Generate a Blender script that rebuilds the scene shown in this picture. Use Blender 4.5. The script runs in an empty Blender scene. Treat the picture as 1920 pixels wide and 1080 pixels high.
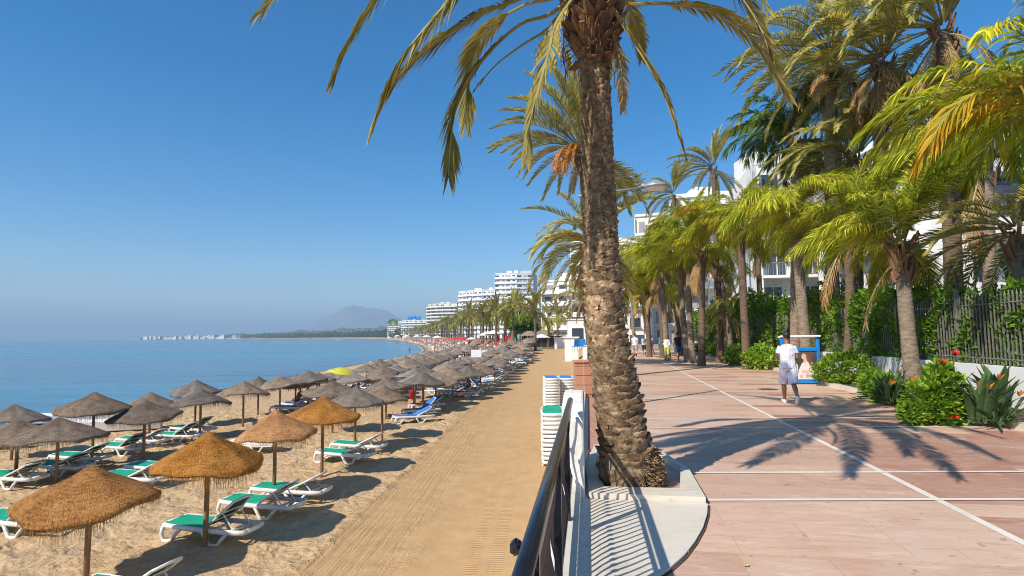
import bpy, math, random
import numpy as np
from mathutils import Vector, Matrix, Euler, noise
R = math.radians
V = Vector
scene = bpy.context.scene
COL = scene.collection
rnd = random.Random(7)

# ------------------------------------------------------------------ camera
F = 1067.0
CAM = V((0, 0, 4.2))
PITCH, ROLL = R(4.72), R(-0.55)
CM = (Matrix.Rotation(R(90) + PITCH, 3, 'X') @ Matrix.Rotation(ROLL, 3, 'Z'))
cam_d = bpy.data.cameras.new('camera')
cam = bpy.data.objects.new('camera', cam_d)
COL.objects.link(cam)
cam.matrix_world = Matrix.Translation(CAM) @ CM.to_4x4()
cam_d.sensor_width = 36.0
cam_d.lens = 36.0 * F / 1920.0
cam_d.clip_start = 0.1
cam_d.clip_end = 120000
scene.camera = cam

def ray(px, py):
    return CM @ V(((px - 960) / F, (540 - py) / F, -1))
def G(px, py, z=0.0):
    d = ray(px, py); t = (z - CAM.z) / d.z
    return CAM + d * t
def AT(px, py, Y):
    d = ray(px, py)
    return CAM + d * (Y / d.y)
def GT(px, py):
    p = None
    z = 0.0
    for _ in range(12):
        p = G(px, py, z); z = ground(p.x, p.y)
    return V((p.x, p.y, ground(p.x, p.y)))

# ------------------------------------------------------------------ terrain functions
SHORE = [(-50, -22), (5, -22.5), (20, -23.5), (36, -26), (60, -27), (100, -26.5), (165, -26), (205, -32), (300, -50), (341, -60), (465, -88), (850, -190), (1200, -330), (2000, -800), (3500, -2300), (9000, -9000)]
PROM = [(-50, -6.85), (60, 7.8), (80, 9.0), (100, 8.5), (115, 4), (140, -3), (180, -12), (280, -32), (400, -58), (560, -88), (700, -120), (850, -165), (1300, -330), (3500, -2200), (9000, -8800)]
def lerp_tab(tab, y):
    return np.interp(y, [a for a, b in tab], [b for a, b in tab])
def sstep(a, b, x):
    t = np.clip((x - a) / (b - a), 0, 1)
    return t * t * (3 - 2 * t)
SEA = -0.6
def ground_np(x, y):
    s = lerp_tab(SHORE, y); p = lerp_tab(PROM, y)
    d = x - s
    base = np.where(d < 0, SEA + d * 0.10, SEA + (1 - np.exp(-np.maximum(d, 0) / 4.0)) * 0.62)
    base = np.maximum(base, -4)
    w = np.maximum(p - s, 4)
    rise = 1.9 * sstep(45, 105, y) * sstep(0.45, 0.9, d / w)
    z = base + rise
    land = sstep(-0.5, 2.0, x - p) * sstep(58, 66, y)
    return z * (1 - land) + 2.5 * land
def ground(x, y):
    return float(ground_np(np.array([x]), np.array([y]))[0])
PZ = 2.5
def rail_x(y): return -0.2 + 0.133 * y
def fence_x(y): return 8.95 + 0.165 * y

# ------------------------------------------------------------------ mesh builder
class MB:
    def __init__(s):
        s.v = []; s.f = []; s.m = []; s.c = []
    def add(s, vs, fs, mi=0, col=None):
        o = len(s.v)
        s.v.extend([tuple(p) for p in vs])
        for q in fs:
            s.f.append(tuple(i + o for i in q)); s.m.append(mi); s.c.append(col or (1, 1, 1))
    def box(s, c, sz, rot=None, mi=0, col=None, bev=0.0):
        hx, hy, hz = sz[0] / 2, sz[1] / 2, sz[2] / 2
        M = rot if rot is not None else Matrix.Identity(3)
        if not isinstance(M, Matrix): M = Matrix.Rotation(M, 3, 'Z')
        c = V(c)
        if bev <= 0:
            vs = [c + M @ V((x, y, z)) for z in (-hz, hz) for x, y in ((-hx, -hy), (hx, -hy), (hx, hy), (-hx, hy))]
            s.add(vs, [(3, 2, 1, 0), (4, 5, 6, 7), (0, 1, 5, 4), (1, 2, 6, 5), (2, 3, 7, 6), (3, 0, 4, 7)], mi, col)
        else:
            b = min(bev, hx * .9, hy * .9, hz * .9)
            rings = []
            for z, k in ((-hz, b), (-hz + b, 0), (hz - b, 0), (hz, b)):
                X, Y = hx - k, hy - k
                rings.append([(-X + b, -Y, z), (X - b, -Y, z), (X, -Y + b, z), (X, Y - b, z), (X - b, Y, z), (-X + b, Y, z), (-X, Y - b, z), (-X, -Y + b, z)])
            vs = [c + M @ V(p) for r in rings for p in r]
            fs = [tuple(range(7, -1, -1)), tuple(range(24, 32))]
            for k in range(3):
                for i in range(8):
                    j = (i + 1) % 8
                    fs.append((k * 8 + i, k * 8 + j, k * 8 + 8 + j, k * 8 + 8 + i))
            s.add(vs, fs, mi, col)
    def loft(s, rings, mi=0, cap=True, col=None, closed=False):
        n = len(rings[0]); vs = [p for r in rings for p in r]; fs = []
        for k in range(len(rings) - 1):
            for i in range(n):
                j = (i + 1) % n
                fs.append((k * n + i, k * n + j, (k + 1) * n + j, (k + 1) * n + i))
        if cap:
            fs.append(tuple(range(n - 1, -1, -1))); o = (len(rings) - 1) * n
            fs.append(tuple(range(o, o + n)))
        s.add(vs, fs, mi, col)
    def tube(s, pts, rad, n=8, mi=0, cap=True, flat=1.0, ref=None, col=None):
        pts = [V(p) for p in pts]
        if not hasattr(rad, '__len__'): rad = [rad] * len(pts)
        rings = []
        u = None
        for i, p in enumerate(pts):
            t = (pts[min(i + 1, len(pts) - 1)] - pts[max(i - 1, 0)]).normalized()
            if u is None:
                a = V(ref) if ref else (V((0, 0, 1)) if abs(t.z) < .9 else V((1, 0, 0)))
                u = (a - t * a.dot(t)).normalized()
            else:
                u = (u - t * u.dot(t)).normalized()
            w = t.cross(u)
            r = rad[i]
            rings.append([p + (u * math.cos(2 * math.pi * k / n) * flat + w * math.sin(2 * math.pi * k / n)) * r for k in range(n)])
        s.loft(rings, mi, cap, col)
    def lathe(s, prof, n=16, c=(0, 0, 0), mi=0, cap=True):
        c = V(c)
        s.loft([[c + V((r * math.cos(2 * math.pi * k / n), r * math.sin(2 * math.pi * k / n), z)) for k in range(n)] for r, z in prof], mi, cap)
    def ell(s, c, r, n=12, mi=0, M=None):
        c = V(c); M = M or Matrix.Identity(3)
        rings = []
        for i in range(n // 2 + 1):
            a = -math.pi / 2 + math.pi * i / (n // 2)
            a = max(-1.5, min(1.5, a))
            rings.append([c + M @ V((r[0] * math.cos(a) * math.cos(2 * math.pi * k / n), r[1] * math.cos(a) * math.sin(2 * math.pi * k / n), r[2] * math.sin(a))) for k in range(n)])
        s.loft(rings, mi)
    def prism(s, poly, z0, z1, mi=0, bottom=True):
        n = len(poly)
        a = sum(poly[i][0] * poly[(i + 1) % n][1] - poly[(i + 1) % n][0] * poly[i][1] for i in range(n))
        if a < 0: poly = poly[::-1]
        vs = [(x, y, z0) for x, y in poly] + [(x, y, z1) for x, y in poly]
        fs = [tuple(range(n, 2 * n))] + [(i, (i + 1) % n, n + (i + 1) % n, n + i) for i in range(n)]
        if bottom: fs.append(tuple(range(n - 1, -1, -1)))
        s.add(vs, fs, mi)
    def mesh(s, name, mats, smooth=False):
        me = bpy.data.meshes.new(name)
        me.from_pydata(s.v, [], s.f)
        if not isinstance(mats, (list, tuple)): mats = [mats]
        for m in mats: me.materials.append(m)
        if len(mats) > 1: me.polygons.foreach_set('material_index', s.m)
        if any(c != (1, 1, 1) for c in s.c):
            at = me.attributes.new('Col', 'FLOAT_COLOR', 'FACE')
            at.data.foreach_set('color', np.array([(c[0], c[1], c[2], 1) for c in s.c], dtype=np.float32).ravel())
        if smooth: me.polygons.foreach_set('use_smooth', [True] * len(s.f))
        me.update()
        return me
    def build(s, name, mats, parent=None, smooth=False, loc=(0, 0, 0), rz=0):
        return link(name, s.mesh(name, mats, smooth), parent, loc, rz)

def link(name, me, parent=None, loc=(0, 0, 0), rz=0):
    o = bpy.data.objects.new(name, me)
    COL.objects.link(o)
    o.location = loc
    o.rotation_euler = (0, 0, rz)
    if parent: o.parent = parent
    return o
def empty(name, label, cat, loc=(0, 0, 0), rz=0, group=None):
    o = link(name, None, None, loc, rz)
    o.empty_display_size = .2
    return tag(o, label, cat, group)
def tag(o, label, cat, group=None):
    o['label'] = label; o['category'] = cat
    if group: o['group'] = group
    return o
def struct(o):
    o['kind'] = 'structure'; return o
def stuff(o, label=None, cat=None):
    o['kind'] = 'stuff'
    if label: o['label'] = label; o['category'] = cat
    return o
def kids(o): return list(o.children)
def copy_tree(o, parent=None):
    c = o.copy(); COL.objects.link(c)
    if parent: c.parent = parent
    for ch in KIDS.get(o.name, []): copy_tree(ch, c)
    return c
KIDS = {}
def remember(o):
    ch = [c for c in COL.objects if c.parent == o]
    KIDS[o.name] = ch
    for c in ch: remember(c)

ONES = ['', 'first', 'second', 'third', 'fourth', 'fifth', 'sixth', 'seventh', 'eighth', 'ninth', 'tenth', 'eleventh', 'twelfth', 'thirteenth', 'fourteenth', 'fifteenth', 'sixteenth', 'seventeenth', 'eighteenth', 'nineteenth']
def ordw(n):
    if n < 20: return ONES[n]
    T = {2: ('twentieth', 'twenty'), 3: ('thirtieth', 'thirty'), 4: ('fortieth', 'forty'), 5: ('fiftieth', 'fifty'), 6: ('sixtieth', 'sixty'), 7: ('seventieth', 'seventy')}
    a, b = divmod(n, 10)
    return T[a][0] if b == 0 else T[a][1] + '-' + ONES[b]

# ------------------------------------------------------------------ materials
def newmat(name):
    m = bpy.data.materials.new(name); m.use_nodes = True
    nt = m.node_tree
    b = nt.nodes['Principled BSDF']
    return m, nt, b
def N(nt, t, **kw):
    n = nt.nodes.new(t)
    for k, v in kw.items():
        if k in n.inputs.keys() if isinstance(k, str) else False: n.inputs[k].default_value = v
        else: setattr(n, k, v)
    return n
def ramp(nt, fac, stops):
    r = nt.nodes.new('ShaderNodeValToRGB')
    e = r.color_ramp.elements
    while len(e) < len(stops): e.new(.5)
    for el, (p, c) in zip(e, stops):
        el.position = p; el.color = (c[0], c[1], c[2], 1)
    nt.links.new(fac, r.inputs['Fac'])
    return r.outputs['Color']
def noise_tex(nt, vec, scale, detail=6, rough=.6, dist=0):
    n = nt.nodes.new('ShaderNodeTexNoise')
    n.inputs['Scale'].default_value = scale; n.inputs['Detail'].default_value = detail
    n.inputs['Roughness'].default_value = rough; n.inputs['Distortion'].default_value = dist
    nt.links.new(vec, n.inputs['Vector'])
    return n.outputs['Fac']
def objco(nt, scale=(1, 1, 1), rot=(0, 0, 0)):
    t = nt.nodes.new('ShaderNodeTexCoord'); mp = nt.nodes.new('ShaderNodeMapping')
    mp.inputs['Scale'].default_value = scale; mp.inputs['Rotation'].default_value = rot
    nt.links.new(t.outputs['Object'], mp.inputs['Vector'])
    return mp.outputs['Vector']
def mix(nt, fac, a, b, mode='MIX'):
    n = nt.nodes.new('ShaderNodeMix'); n.data_type = 'RGBA'; n.blend_type = mode
    for sock, val in ((n.inputs[0], fac), (n.inputs[6], a), (n.inputs[7], b)):
        if hasattr(val, 'links'): nt.links.new(val, sock)
        elif isinstance(val, (int, float)): sock.default_value = val
        else: sock.default_value = (val[0], val[1], val[2], 1)
    return n.outputs[2]
def math_n(nt, op, a, b=0.0, clamp=False):
    n = nt.nodes.new('ShaderNodeMath'); n.operation = op; n.use_clamp = clamp
    for sock, val in ((n.inputs[0], a), (n.inputs[1], b)):
        if hasattr(val, 'links'): nt.links.new(val, sock)
        else: sock.default_value = val
    return n.outputs[0]
def bump(nt, bsdf, h, strength=.5, dist=.02, prev=None):
    n = nt.nodes.new('ShaderNodeBump')
    n.inputs['Strength'].default_value = strength; n.inputs['Distance'].default_value = dist
    nt.links.new(h, n.inputs['Height'])
    if prev is not None: nt.links.new(prev, n.inputs['Normal'])
    nt.links.new(n.outputs['Normal'], bsdf.inputs['Normal'])
    return n.outputs['Normal']
def simple(name, col, rough=.6, var=.15, nscale=3, metal=0, bmp=0, bscale=40, bdist=.01, spec=None, stretch=(1, 1, 1)):
    m, nt, b = newmat(name)
    v = objco(nt, stretch)
    f = noise_tex(nt, v, nscale)
    lo = tuple(c * (1 - var) for c in col); hi = tuple(min(1, c * (1 + var)) for c in col)
    nt.links.new(ramp(nt, f, [(.3, lo), (.7, hi)]), b.inputs['Base Color'])
    b.inputs['Roughness'].default_value = rough; b.inputs['Metallic'].default_value = metal
    if spec is not None: b.inputs['Specular IOR Level'].default_value = spec
    if bmp: bump(nt, b, noise_tex(nt, v, bscale, 4), bmp, bdist)
    return m
def leafmat(name, col, col2, trans=.35, rough=.62, spec=.18, nscale=1.2):
    m, nt, b = newmat(name)
    a = nt.nodes.new('ShaderNodeAttribute'); a.attribute_name = 'Col'
    oi = nt.nodes.new('ShaderNodeObjectInfo')
    v = objco(nt)
    f = noise_tex(nt, v, nscale, 3)
    base = ramp(nt, f, [(.35, col), (.68, col2)])
    c = mix(nt, 1.0, base, a.outputs['Color'], 'MULTIPLY')
    hs = nt.nodes.new('ShaderNodeHueSaturation')
    vv = math_n(nt, 'MULTIPLY_ADD', oi.outputs['Random'], .35)
    vv.node.inputs[2].default_value = .85
    nt.links.new(vv, hs.inputs['Value']); nt.links.new(c, hs.inputs['Color'])
    c = hs.outputs['Color']
    nt.links.new(c, b.inputs['Base Color'])
    b.inputs['Roughness'].default_value = rough; b.inputs['Specular IOR Level'].default_value = spec
    t = nt.nodes.new('ShaderNodeBsdfTranslucent')
    tc = mix(nt, 1.0, c, (1.1, 1.15, .6), 'MULTIPLY')
    nt.links.new(tc, t.inputs['Color'])
    mx = nt.nodes.new('ShaderNodeMixShader'); mx.inputs[0].default_value = trans
    nt.links.new(b.outputs[0], mx.inputs[1]); nt.links.new(t.outputs[0], mx.inputs[2])
    nt.links.new(mx.outputs[0], nt.nodes['Material Output'].inputs['Surface'])
    return m
M = {}
M['plastic'] = simple('white_plastic', (.70, .685, .645), .5, .13, 7)
M['white'] = simple('white_painted_wall', (.80, .79, .76), .75, .05, .6, bmp=.15, bscale=30)
def worn_plaster():
    m, nt, b = newmat('worn_white_plaster')
    v = objco(nt); s = noise_tex(nt, objco(nt, (1.6, 1.6, .22)), 5, 6, .7, .3); p = noise_tex(nt, v, 7, 5, .75); f = noise_tex(nt, v, 22, 4)
    c = ramp(nt, f, [(.3, (.70, .68, .63)), (.7, (.80, .78, .73))])
    c = mix(nt, math_n(nt, 'MULTIPLY', ramp(nt, s, [(.52, (0, 0, 0)), (.72, (1, 1, 1))]), .5), c, (.42, .37, .29))
    c = mix(nt, math_n(nt, 'MULTIPLY', math_n(nt, 'GREATER_THAN', p, .66), .6), c, (.40, .38, .34))
    nt.links.new(c, b.inputs['Base Color']); b.inputs['Roughness'].default_value = .85
    bump(nt, b, math_n(nt, 'ADD', p, f), .35, .012)
    return m
M['whitewash'] = worn_plaster()
M['cream'] = simple('cream_facade', (.70, .66, .58), .8, .06, .4)
M['greywall'] = simple('pale_grey_facade', (.55, .57, .60), .8, .06, .4)
M['glass'] = simple('dark_window_glass', (.05, .065, .085), .15, .4, .35, spec=.6)
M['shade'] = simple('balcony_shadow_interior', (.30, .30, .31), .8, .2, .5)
M['awning_blue'] = simple('blue_awning_cloth', (.03, .17, .55), .8, .15, 2)
M['green_fab'] = simple('green_sling_fabric', (.003, .36, .20), .7, .24, 4, bmp=.1, bscale=150)
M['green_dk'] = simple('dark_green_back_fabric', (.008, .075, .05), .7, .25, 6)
M['blue_fab'] = simple('blue_sling_fabric', (.03, .19, .62), .65, .15, 6)
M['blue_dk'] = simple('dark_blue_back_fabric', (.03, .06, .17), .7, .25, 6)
M['pole'] = simple('parasol_pole_wood', (.27, .16, .08), .8, .35, 5, bmp=.3, bscale=25, stretch=(1, 1, .15))
M['railing'] = simple('black_railing_paint', (.012, .014, .02), .22, .3, 8, spec=.6)
M['grey_metal'] = simple('grey_galvanised_metal', (.42, .43, .43), .4, .12, 8, metal=.4)
M['fence'] = simple('weathered_grey_fence_paint', (.17, .16, .135), .65, .3, 8)
M['soil'] = simple('brown_soil', (.10, .06, .038), .95, .4, 7, bmp=.8, bscale=22, bdist=.05)
M['blue_frame'] = simple('bright_blue_painted_frame', (.012, .21, .62), .4, .12, 5)
M['black'] = simple('black_plastic', (.02, .02, .022), .5, .2, 6)
M['red'] = simple('red_cloth', (.55, .03, .03), .8, .15, 4)
M['yellow'] = simple('yellow_cloth', (.55, .50, .05), .8, .12, 4)
M['orange'] = simple('orange_cloth', (.55, .17, .03), .8, .12, 4)
M['canvas'] = simple('white_canvas', (.75, .74, .72), .8, .05, 2)
M['fruit'] = simple('orange_date_fruit', (.55, .21, .02), .5, .3, 14)
M['trunk_grey'] = simple('grey_palm_trunk', (.25, .19, .135), .9, .45, 5, bmp=.7, bscale=14, bdist=.03, stretch=(1, 1, 2.5))
M['trunk_dark'] = simple('dark_palm_trunk', (.14, .095, .062), .9, .45, 6, bmp=.7, bscale=14, bdist=.03, stretch=(1, 1, 2.5))
M['boot'] = simple('leaf_base_brown', (.23, .12, .06), .85, .5, 7, bmp=.6, bscale=25, bdist=.02, stretch=(1, 1, .4))
M['rachis'] = simple('frond_stalk', (.32, .27, .10), .6, .25, 4)
M['red_flower'] = simple('red_petals', (.62, .012, .015), .6, .2, 9)
M['orange_flower'] = simple('orange_petals', (.72, .22, .02), .6, .2, 9)
M['leaf_date'] = leafmat('date_palm_leaflets', (.32, .32, .10), (.58, .52, .21), .38)
M['leaf_main'] = leafmat('olive_palm_leaflets', (.22, .21, .06), (.42, .36, .125), .25)
M['leaf_queen'] = leafmat('queen_palm_leaflets', (.34, .44, .04), (.60, .60, .08), .42)
M['leaf_qdark'] = leafmat('dark_palm_leaflets', (.07, .16, .025), (.18, .28, .05), .3)
M['leaf_yellow'] = leafmat('yellowing_palm_leaflets', (.42, .42, .035), (.60, .42, .045), .35)
M['leaf_dead'] = leafmat('dry_palm_leaflets', (.27, .16, .07), (.38, .26, .13), .15)
M['leaf_hedge'] = leafmat('hedge_leaves', (.10, .22, .025), (.27, .41, .05), .35)
M['leaf_bush'] = leafmat('bush_leaves', (.19, .33, .03), (.42, .56, .06), .35)
M['leaf_sword'] = leafmat('sword_leaves', (.07, .13, .05), (.13, .20, .08), .2)
M['far_leaf'] = leafmat('far_palm_leaves', (.22, .25, .06), (.42, .38, .11), .3)
M['wood_dk'] = leafmat('pine_foliage', (.03, .06, .02), (.07, .10, .03), .2)

# thatch
def thatch(name, dark, mid, light):
    m, nt, b = newmat(name)
    t = nt.nodes.new('ShaderNodeTexCoord')
    sep = nt.nodes.new('ShaderNodeSeparateXYZ'); nt.links.new(t.outputs['Object'], sep.inputs[0])
    ang = math_n(nt, 'ARCTAN2', sep.outputs[1], sep.outputs[0])
    rad = nt.nodes.new('ShaderNodeVectorMath'); rad.operation = 'LENGTH'
    nt.links.new(t.outputs['Object'], rad.inputs[0])
    cmb = nt.nodes.new('ShaderNodeCombineXYZ')
    nt.links.new(math_n(nt, 'MULTIPLY', ang, 26), cmb.inputs[0])
    xy = nt.nodes.new('ShaderNodeCombineXYZ'); nt.links.new(sep.outputs[0], xy.inputs[0]); nt.links.new(sep.outputs[1], xy.inputs[1])
    rl = nt.nodes.new('ShaderNodeVectorMath'); rl.operation = 'LENGTH'; nt.links.new(xy.outputs[0], rl.inputs[0])
    nt.links.new(math_n(nt, 'MULTIPLY', rl.outputs['Value'], 9), cmb.inputs[1])
    f1 = noise_tex(nt, cmb.outputs[0], 2.0, 6, .75, .4)
    f2 = noise_tex(nt, t.outputs['Object'], 3.0, 5)
    f3 = noise_tex(nt, t.outputs['Object'], 34, 4, .8)
    w = nt.nodes.new('ShaderNodeTexWave'); w.wave_type = 'RINGS'; w.rings_direction = 'Z'
    w.inputs['Scale'].default_value = 4.2; w.inputs['Distortion'].default_value = 2.2; w.inputs['Detail'].default_value = 2
    nt.links.new(t.outputs['Object'], w.inputs['Vector'])
    s = math_n(nt, 'ADD', math_n(nt, 'MULTIPLY', f1, .5), math_n(nt, 'MULTIPLY', f2, .28))
    s = math_n(nt, 'ADD', s, math_n(nt, 'MULTIPLY', f3, .3))
    s = math_n(nt, 'ADD', s, math_n(nt, 'MULTIPLY', w.outputs['Fac'], .025))
    base = ramp(nt, s, [(.45, dark), (.55, mid), (.66, light)])
    oi = nt.nodes.new('ShaderNodeObjectInfo')
    hs = nt.nodes.new('ShaderNodeHueSaturation')
    vv = math_n(nt, 'MULTIPLY_ADD', oi.outputs['Random'], .4); vv.node.inputs[2].default_value = .8
    nt.links.new(vv, hs.inputs['Value'])
    rs = math_n(nt, 'MULTIPLY_ADD', math_n(nt, 'FRACT', math_n(nt, 'MULTIPLY', oi.outputs['Random'], 7.3)), .3); rs.node.inputs[2].default_value = .85
    nt.links.new(rs, hs.inputs['Saturation'])
    nt.links.new(base, hs.inputs['Color'])
    nt.links.new(hs.outputs['Color'], b.inputs['Base Color'])
    b.inputs['Roughness'].default_value = .95; b.inputs['Specular IOR Level'].default_value = .1
    bump(nt, b, math_n(nt, 'ADD', f1, math_n(nt, 'MULTIPLY', f3, 1.2)), 1.0, .05)
    return m
M['straw_orange'] = thatch('golden_straw', (.20, .075, .02), (.60, .265, .075), (.84, .48, .19))
M['straw_brown'] = thatch('weathered_straw', (.09, .06, .042), (.32, .235, .17), (.56, .45, .34))
M['straw_grey'] = thatch('grey_straw', (.08, .066, .055), (.27, .225, .185), (.46, .39, .33))

# sand
def sand_mat():
    m, nt, b = newmat('beach_sand')
    g = nt.nodes.new('ShaderNodeNewGeometry')
    pos = g.outputs['Position']
    sep = nt.nodes.new('ShaderNodeSeparateXYZ'); nt.links.new(pos, sep.inputs[0])
    X, Y, Z = sep.outputs
    def noi(scale, **k): return noise_tex(nt, pos, scale, **k)
    big = noi(.25, detail=4); fine = noi(9, detail=6, rough=.7); med = noi(2.0, detail=5)
    # cross-beach coordinate measured from the left edge of the groomed strip
    edge = math_n(nt, 'SUBTRACT', X, math_n(nt, 'MULTIPLY_ADD', Y, .060)); edge.node.inputs[1].default_value
    ma = edge.node.inputs[1].links[0].from_node; ma.inputs[2].default_value = -4.45
    e = edge
    wob = math_n(nt, 'MULTIPLY_ADD', noi(.8, detail=7, rough=.7), 2.0); wob.node.inputs[2].default_value = -1.0
    e2 = math_n(nt, 'ADD', e, wob)
    def band(a, c, d):  # smooth step up at a..c on e2 or e
        mr = nt.nodes.new('ShaderNodeMapRange'); mr.interpolation_type = 'SMOOTHSTEP'
        mr.inputs['From Min'].default_value = a; mr.inputs['From Max'].default_value = c
        nt.links.new(d, mr.inputs['Value']); return mr.outputs['Result']
    groom = band(-.25, .15, e2)                      # 0 loose sand, 1 groomed track
    smooth = band(1.2, 2.1, e2)                     # beyond the raked comb lines
    col_loose = ramp(nt, fine, [(.3, (.46, .305, .160)), (.7, (.64, .45, .26))])
    col_groom = ramp(nt, med, [(.3, (.47, .285, .130)), (.72, (.57, .365, .180))])
    c = mix(nt, groom, col_loose, col_groom)
    c = mix(nt, math_n(nt, 'MULTIPLY', big, .35), c, (.55, .37, .20))
    pt = noise_tex(nt, pos, .7, 6, .75, 1.2)
    c = mix(nt, math_n(nt, 'MULTIPLY', ramp(nt, pt, [(.45, (0, 0, 0)), (.75, (1, 1, 1))]), .38), c, (.36, .24, .125))
    spk = noise_tex(nt, pos, 55, 2)
    c = mix(nt, math_n(nt, 'MULTIPLY', math_n(nt, 'GREATER_THAN', spk, .70), .5), c, (.20, .13, .07))
    wet = band(.42, .02, None) if False else None
    mr = nt.nodes.new('ShaderNodeMapRange'); mr.interpolation_type = 'SMOOTHSTEP'
    mr.inputs['From Min'].default_value = -.55; mr.inputs['From Max'].default_value = -.30
    nt.links.new(Z, mr.inputs['Value'])
    c = mix(nt, mr.outputs['Result'], (.20, .15, .10), c)
    mr2 = nt.nodes.new('ShaderNodeMapRange'); mr2.inputs['From Min'].default_value = 2.1; mr2.inputs['From Max'].default_value = 2.45
    nt.links.new(Z, mr2.inputs['Value'])
    c = mix(nt, mr2.outputs['Result'], c, (.30, .26, .20))
    nt.links.new(c, b.inputs['Base Color'])
    b.inputs['Roughness'].default_value = .95; b.inputs['Specular IOR Level'].default_value = .15
    # raked comb lines
    cmb = nt.nodes.new('ShaderNodeCombineXYZ'); nt.links.new(e, cmb.inputs[0]); nt.links.new(math_n(nt, 'MULTIPLY', Y, .03), cmb.inputs[1])
    comb = noise_tex(nt, cmb.outputs[0], 9, 4, .75)
    comb = math_n(nt, 'MULTIPLY', comb, math_n(nt, 'SUBTRACT', groom, math_n(nt, 'MULTIPLY', smooth, .985)))
    # tyre track near the wall
    tr = nt.nodes.new('ShaderNodeTexWave'); tr.wave_type = 'BANDS'; tr.bands_direction = 'Y'
    tr.inputs['Scale'].default_value = 3.2; tr.inputs['Distortion'].default_value = 1.5
    nt.links.new(pos, tr.inputs['Vector'])
    tl = math_n(nt, 'MULTIPLY_ADD', Y, .055); tl.node.inputs[2].default_value = -.95
    dt = math_n(nt, 'SUBTRACT', X, tl)
    tm = math_n(nt, 'ADD', math_n(nt, 'LESS_THAN', math_n(nt, 'ABSOLUTE', dt), .14), math_n(nt, 'LESS_THAN', math_n(nt, 'ABSOLUTE', math_n(nt, 'ADD', dt, .42)), .11))
    trk = math_n(nt, 'MULTIPLY', tr.outputs['Fac'], tm)
    mrf = nt.nodes.new('ShaderNodeMapRange'); mrf.inputs['From Min'].default_value = 26; mrf.inputs['From Max'].default_value = 12
    nt.links.new(Y, mrf.inputs['Value'])
    trk = math_n(nt, 'MULTIPLY', trk, mrf.outputs['Result'])
    vor = nt.nodes.new('ShaderNodeTexVoronoi'); vor.feature = 'SMOOTH_F1'; vor.inputs['Scale'].default_value = 3.6
    wv = nt.nodes.new('ShaderNodeVectorMath'); wv.operation = 'ADD'; nt.links.new(pos, wv.inputs[0])
    nz = nt.nodes.new('ShaderNodeTexNoise'); nz.inputs['Scale'].default_value = 1.5; nt.links.new(pos, nz.inputs['Vector'])
    nt.links.new(nz.outputs['Color'], wv.inputs[1]); nt.links.new(wv.outputs[0], vor.inputs['Vector'])
    foot = math_n(nt, 'MULTIPLY', math_n(nt, 'SUBTRACT', 1.0, groom), math_n(nt, 'ADD', math_n(nt, 'MULTIPLY', vor.outputs['Distance'], 1.2), math_n(nt, 'MULTIPLY', noi(6, detail=5), 1.0)))
    h = math_n(nt, 'ADD', math_n(nt, 'MULTIPLY', foot, .9), math_n(nt, 'MULTIPLY', math_n(nt, 'MULTIPLY', comb, math_n(nt, 'MULTIPLY', noi(.9, detail=3), 1.7)), .95))
    h = math_n(nt, 'ADD', h, math_n(nt, 'MULTIPLY', math_n(nt, 'MULTIPLY', trk, noi(3.5, detail=5, rough=.7)), .32))
    h = math_n(nt, 'ADD', h, math_n(nt, 'MULTIPLY', noi(28, detail=4), .16))
    h = math_n(nt, 'ADD', h, math_n(nt, 'MULTIPLY', noi(1.3, detail=3), .25))
    bump(nt, b, h, 1.0, .08)
    return m
M['sand'] = sand_mat()

# sea
def sea_mat():
    m, nt, b = newmat('sea_water')
    g = nt.nodes.new('ShaderNodeNewGeometry')
    mp = nt.nodes.new('ShaderNodeMapping'); mp.inputs['Scale'].default_value = (.35, 1, 1); mp.inputs['Rotation'].default_value = (0, 0, R(8))
    nt.links.new(g.outputs['Position'], mp.inputs['Vector'])
    a = noise_tex(nt, mp.outputs[0], .9, 5, .6); c = noise_tex(nt, mp.outputs[0], .12, 4)
    mp2 = nt.nodes.new('ShaderNodeMapping'); mp2.inputs['Scale'].default_value = (.0018, .012, 1)
    nt.links.new(g.outputs['Position'], mp2.inputs['Vector'])
    patch = noise_tex(nt, mp2.outputs[0], 1.0, 5, .55, .6)
    nt.links.new(ramp(nt, patch, [(.35, (.022, .125, .22)), (.65, (.11, .28, .38))]), b.inputs['Base Color'])
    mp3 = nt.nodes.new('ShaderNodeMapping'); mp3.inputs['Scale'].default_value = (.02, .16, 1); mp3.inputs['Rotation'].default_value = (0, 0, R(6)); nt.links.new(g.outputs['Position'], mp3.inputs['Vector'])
    ripple_shade = noise_tex(nt, mp3.outputs[0], 1.0, 7, .7, .4)  # streaks for the ripples' light and dark, painted into the water colour
    wc = mix(nt, math_n(nt, 'MULTIPLY', ramp(nt, ripple_shade, [(.45, (0, 0, 0)), (.70, (1, 1, 1))]), .55), b.inputs['Base Color'].links[0].from_socket, (.012, .085, .16))
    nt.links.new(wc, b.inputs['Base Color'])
    mrr = nt.nodes.new('ShaderNodeMapRange'); mrr.inputs['From Min'].default_value = .35; mrr.inputs['From Max'].default_value = .65
    mrr.inputs['To Min'].default_value = .10; mrr.inputs['To Max'].default_value = .26
    nt.links.new(patch, mrr.inputs['Value']); nt.links.new(mrr.outputs['Result'], b.inputs['Roughness'])
    b.inputs['IOR'].default_value = 1.33
    h = math_n(nt, 'ADD', math_n(nt, 'MULTIPLY', a, .22), math_n(nt, 'MULTIPLY', c, .8))
    bump(nt, b, h, .9, .6)
    return m
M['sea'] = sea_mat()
M['foam'] = simple('sea_foam', (.75, .76, .76), .9, .08, 2)

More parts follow.
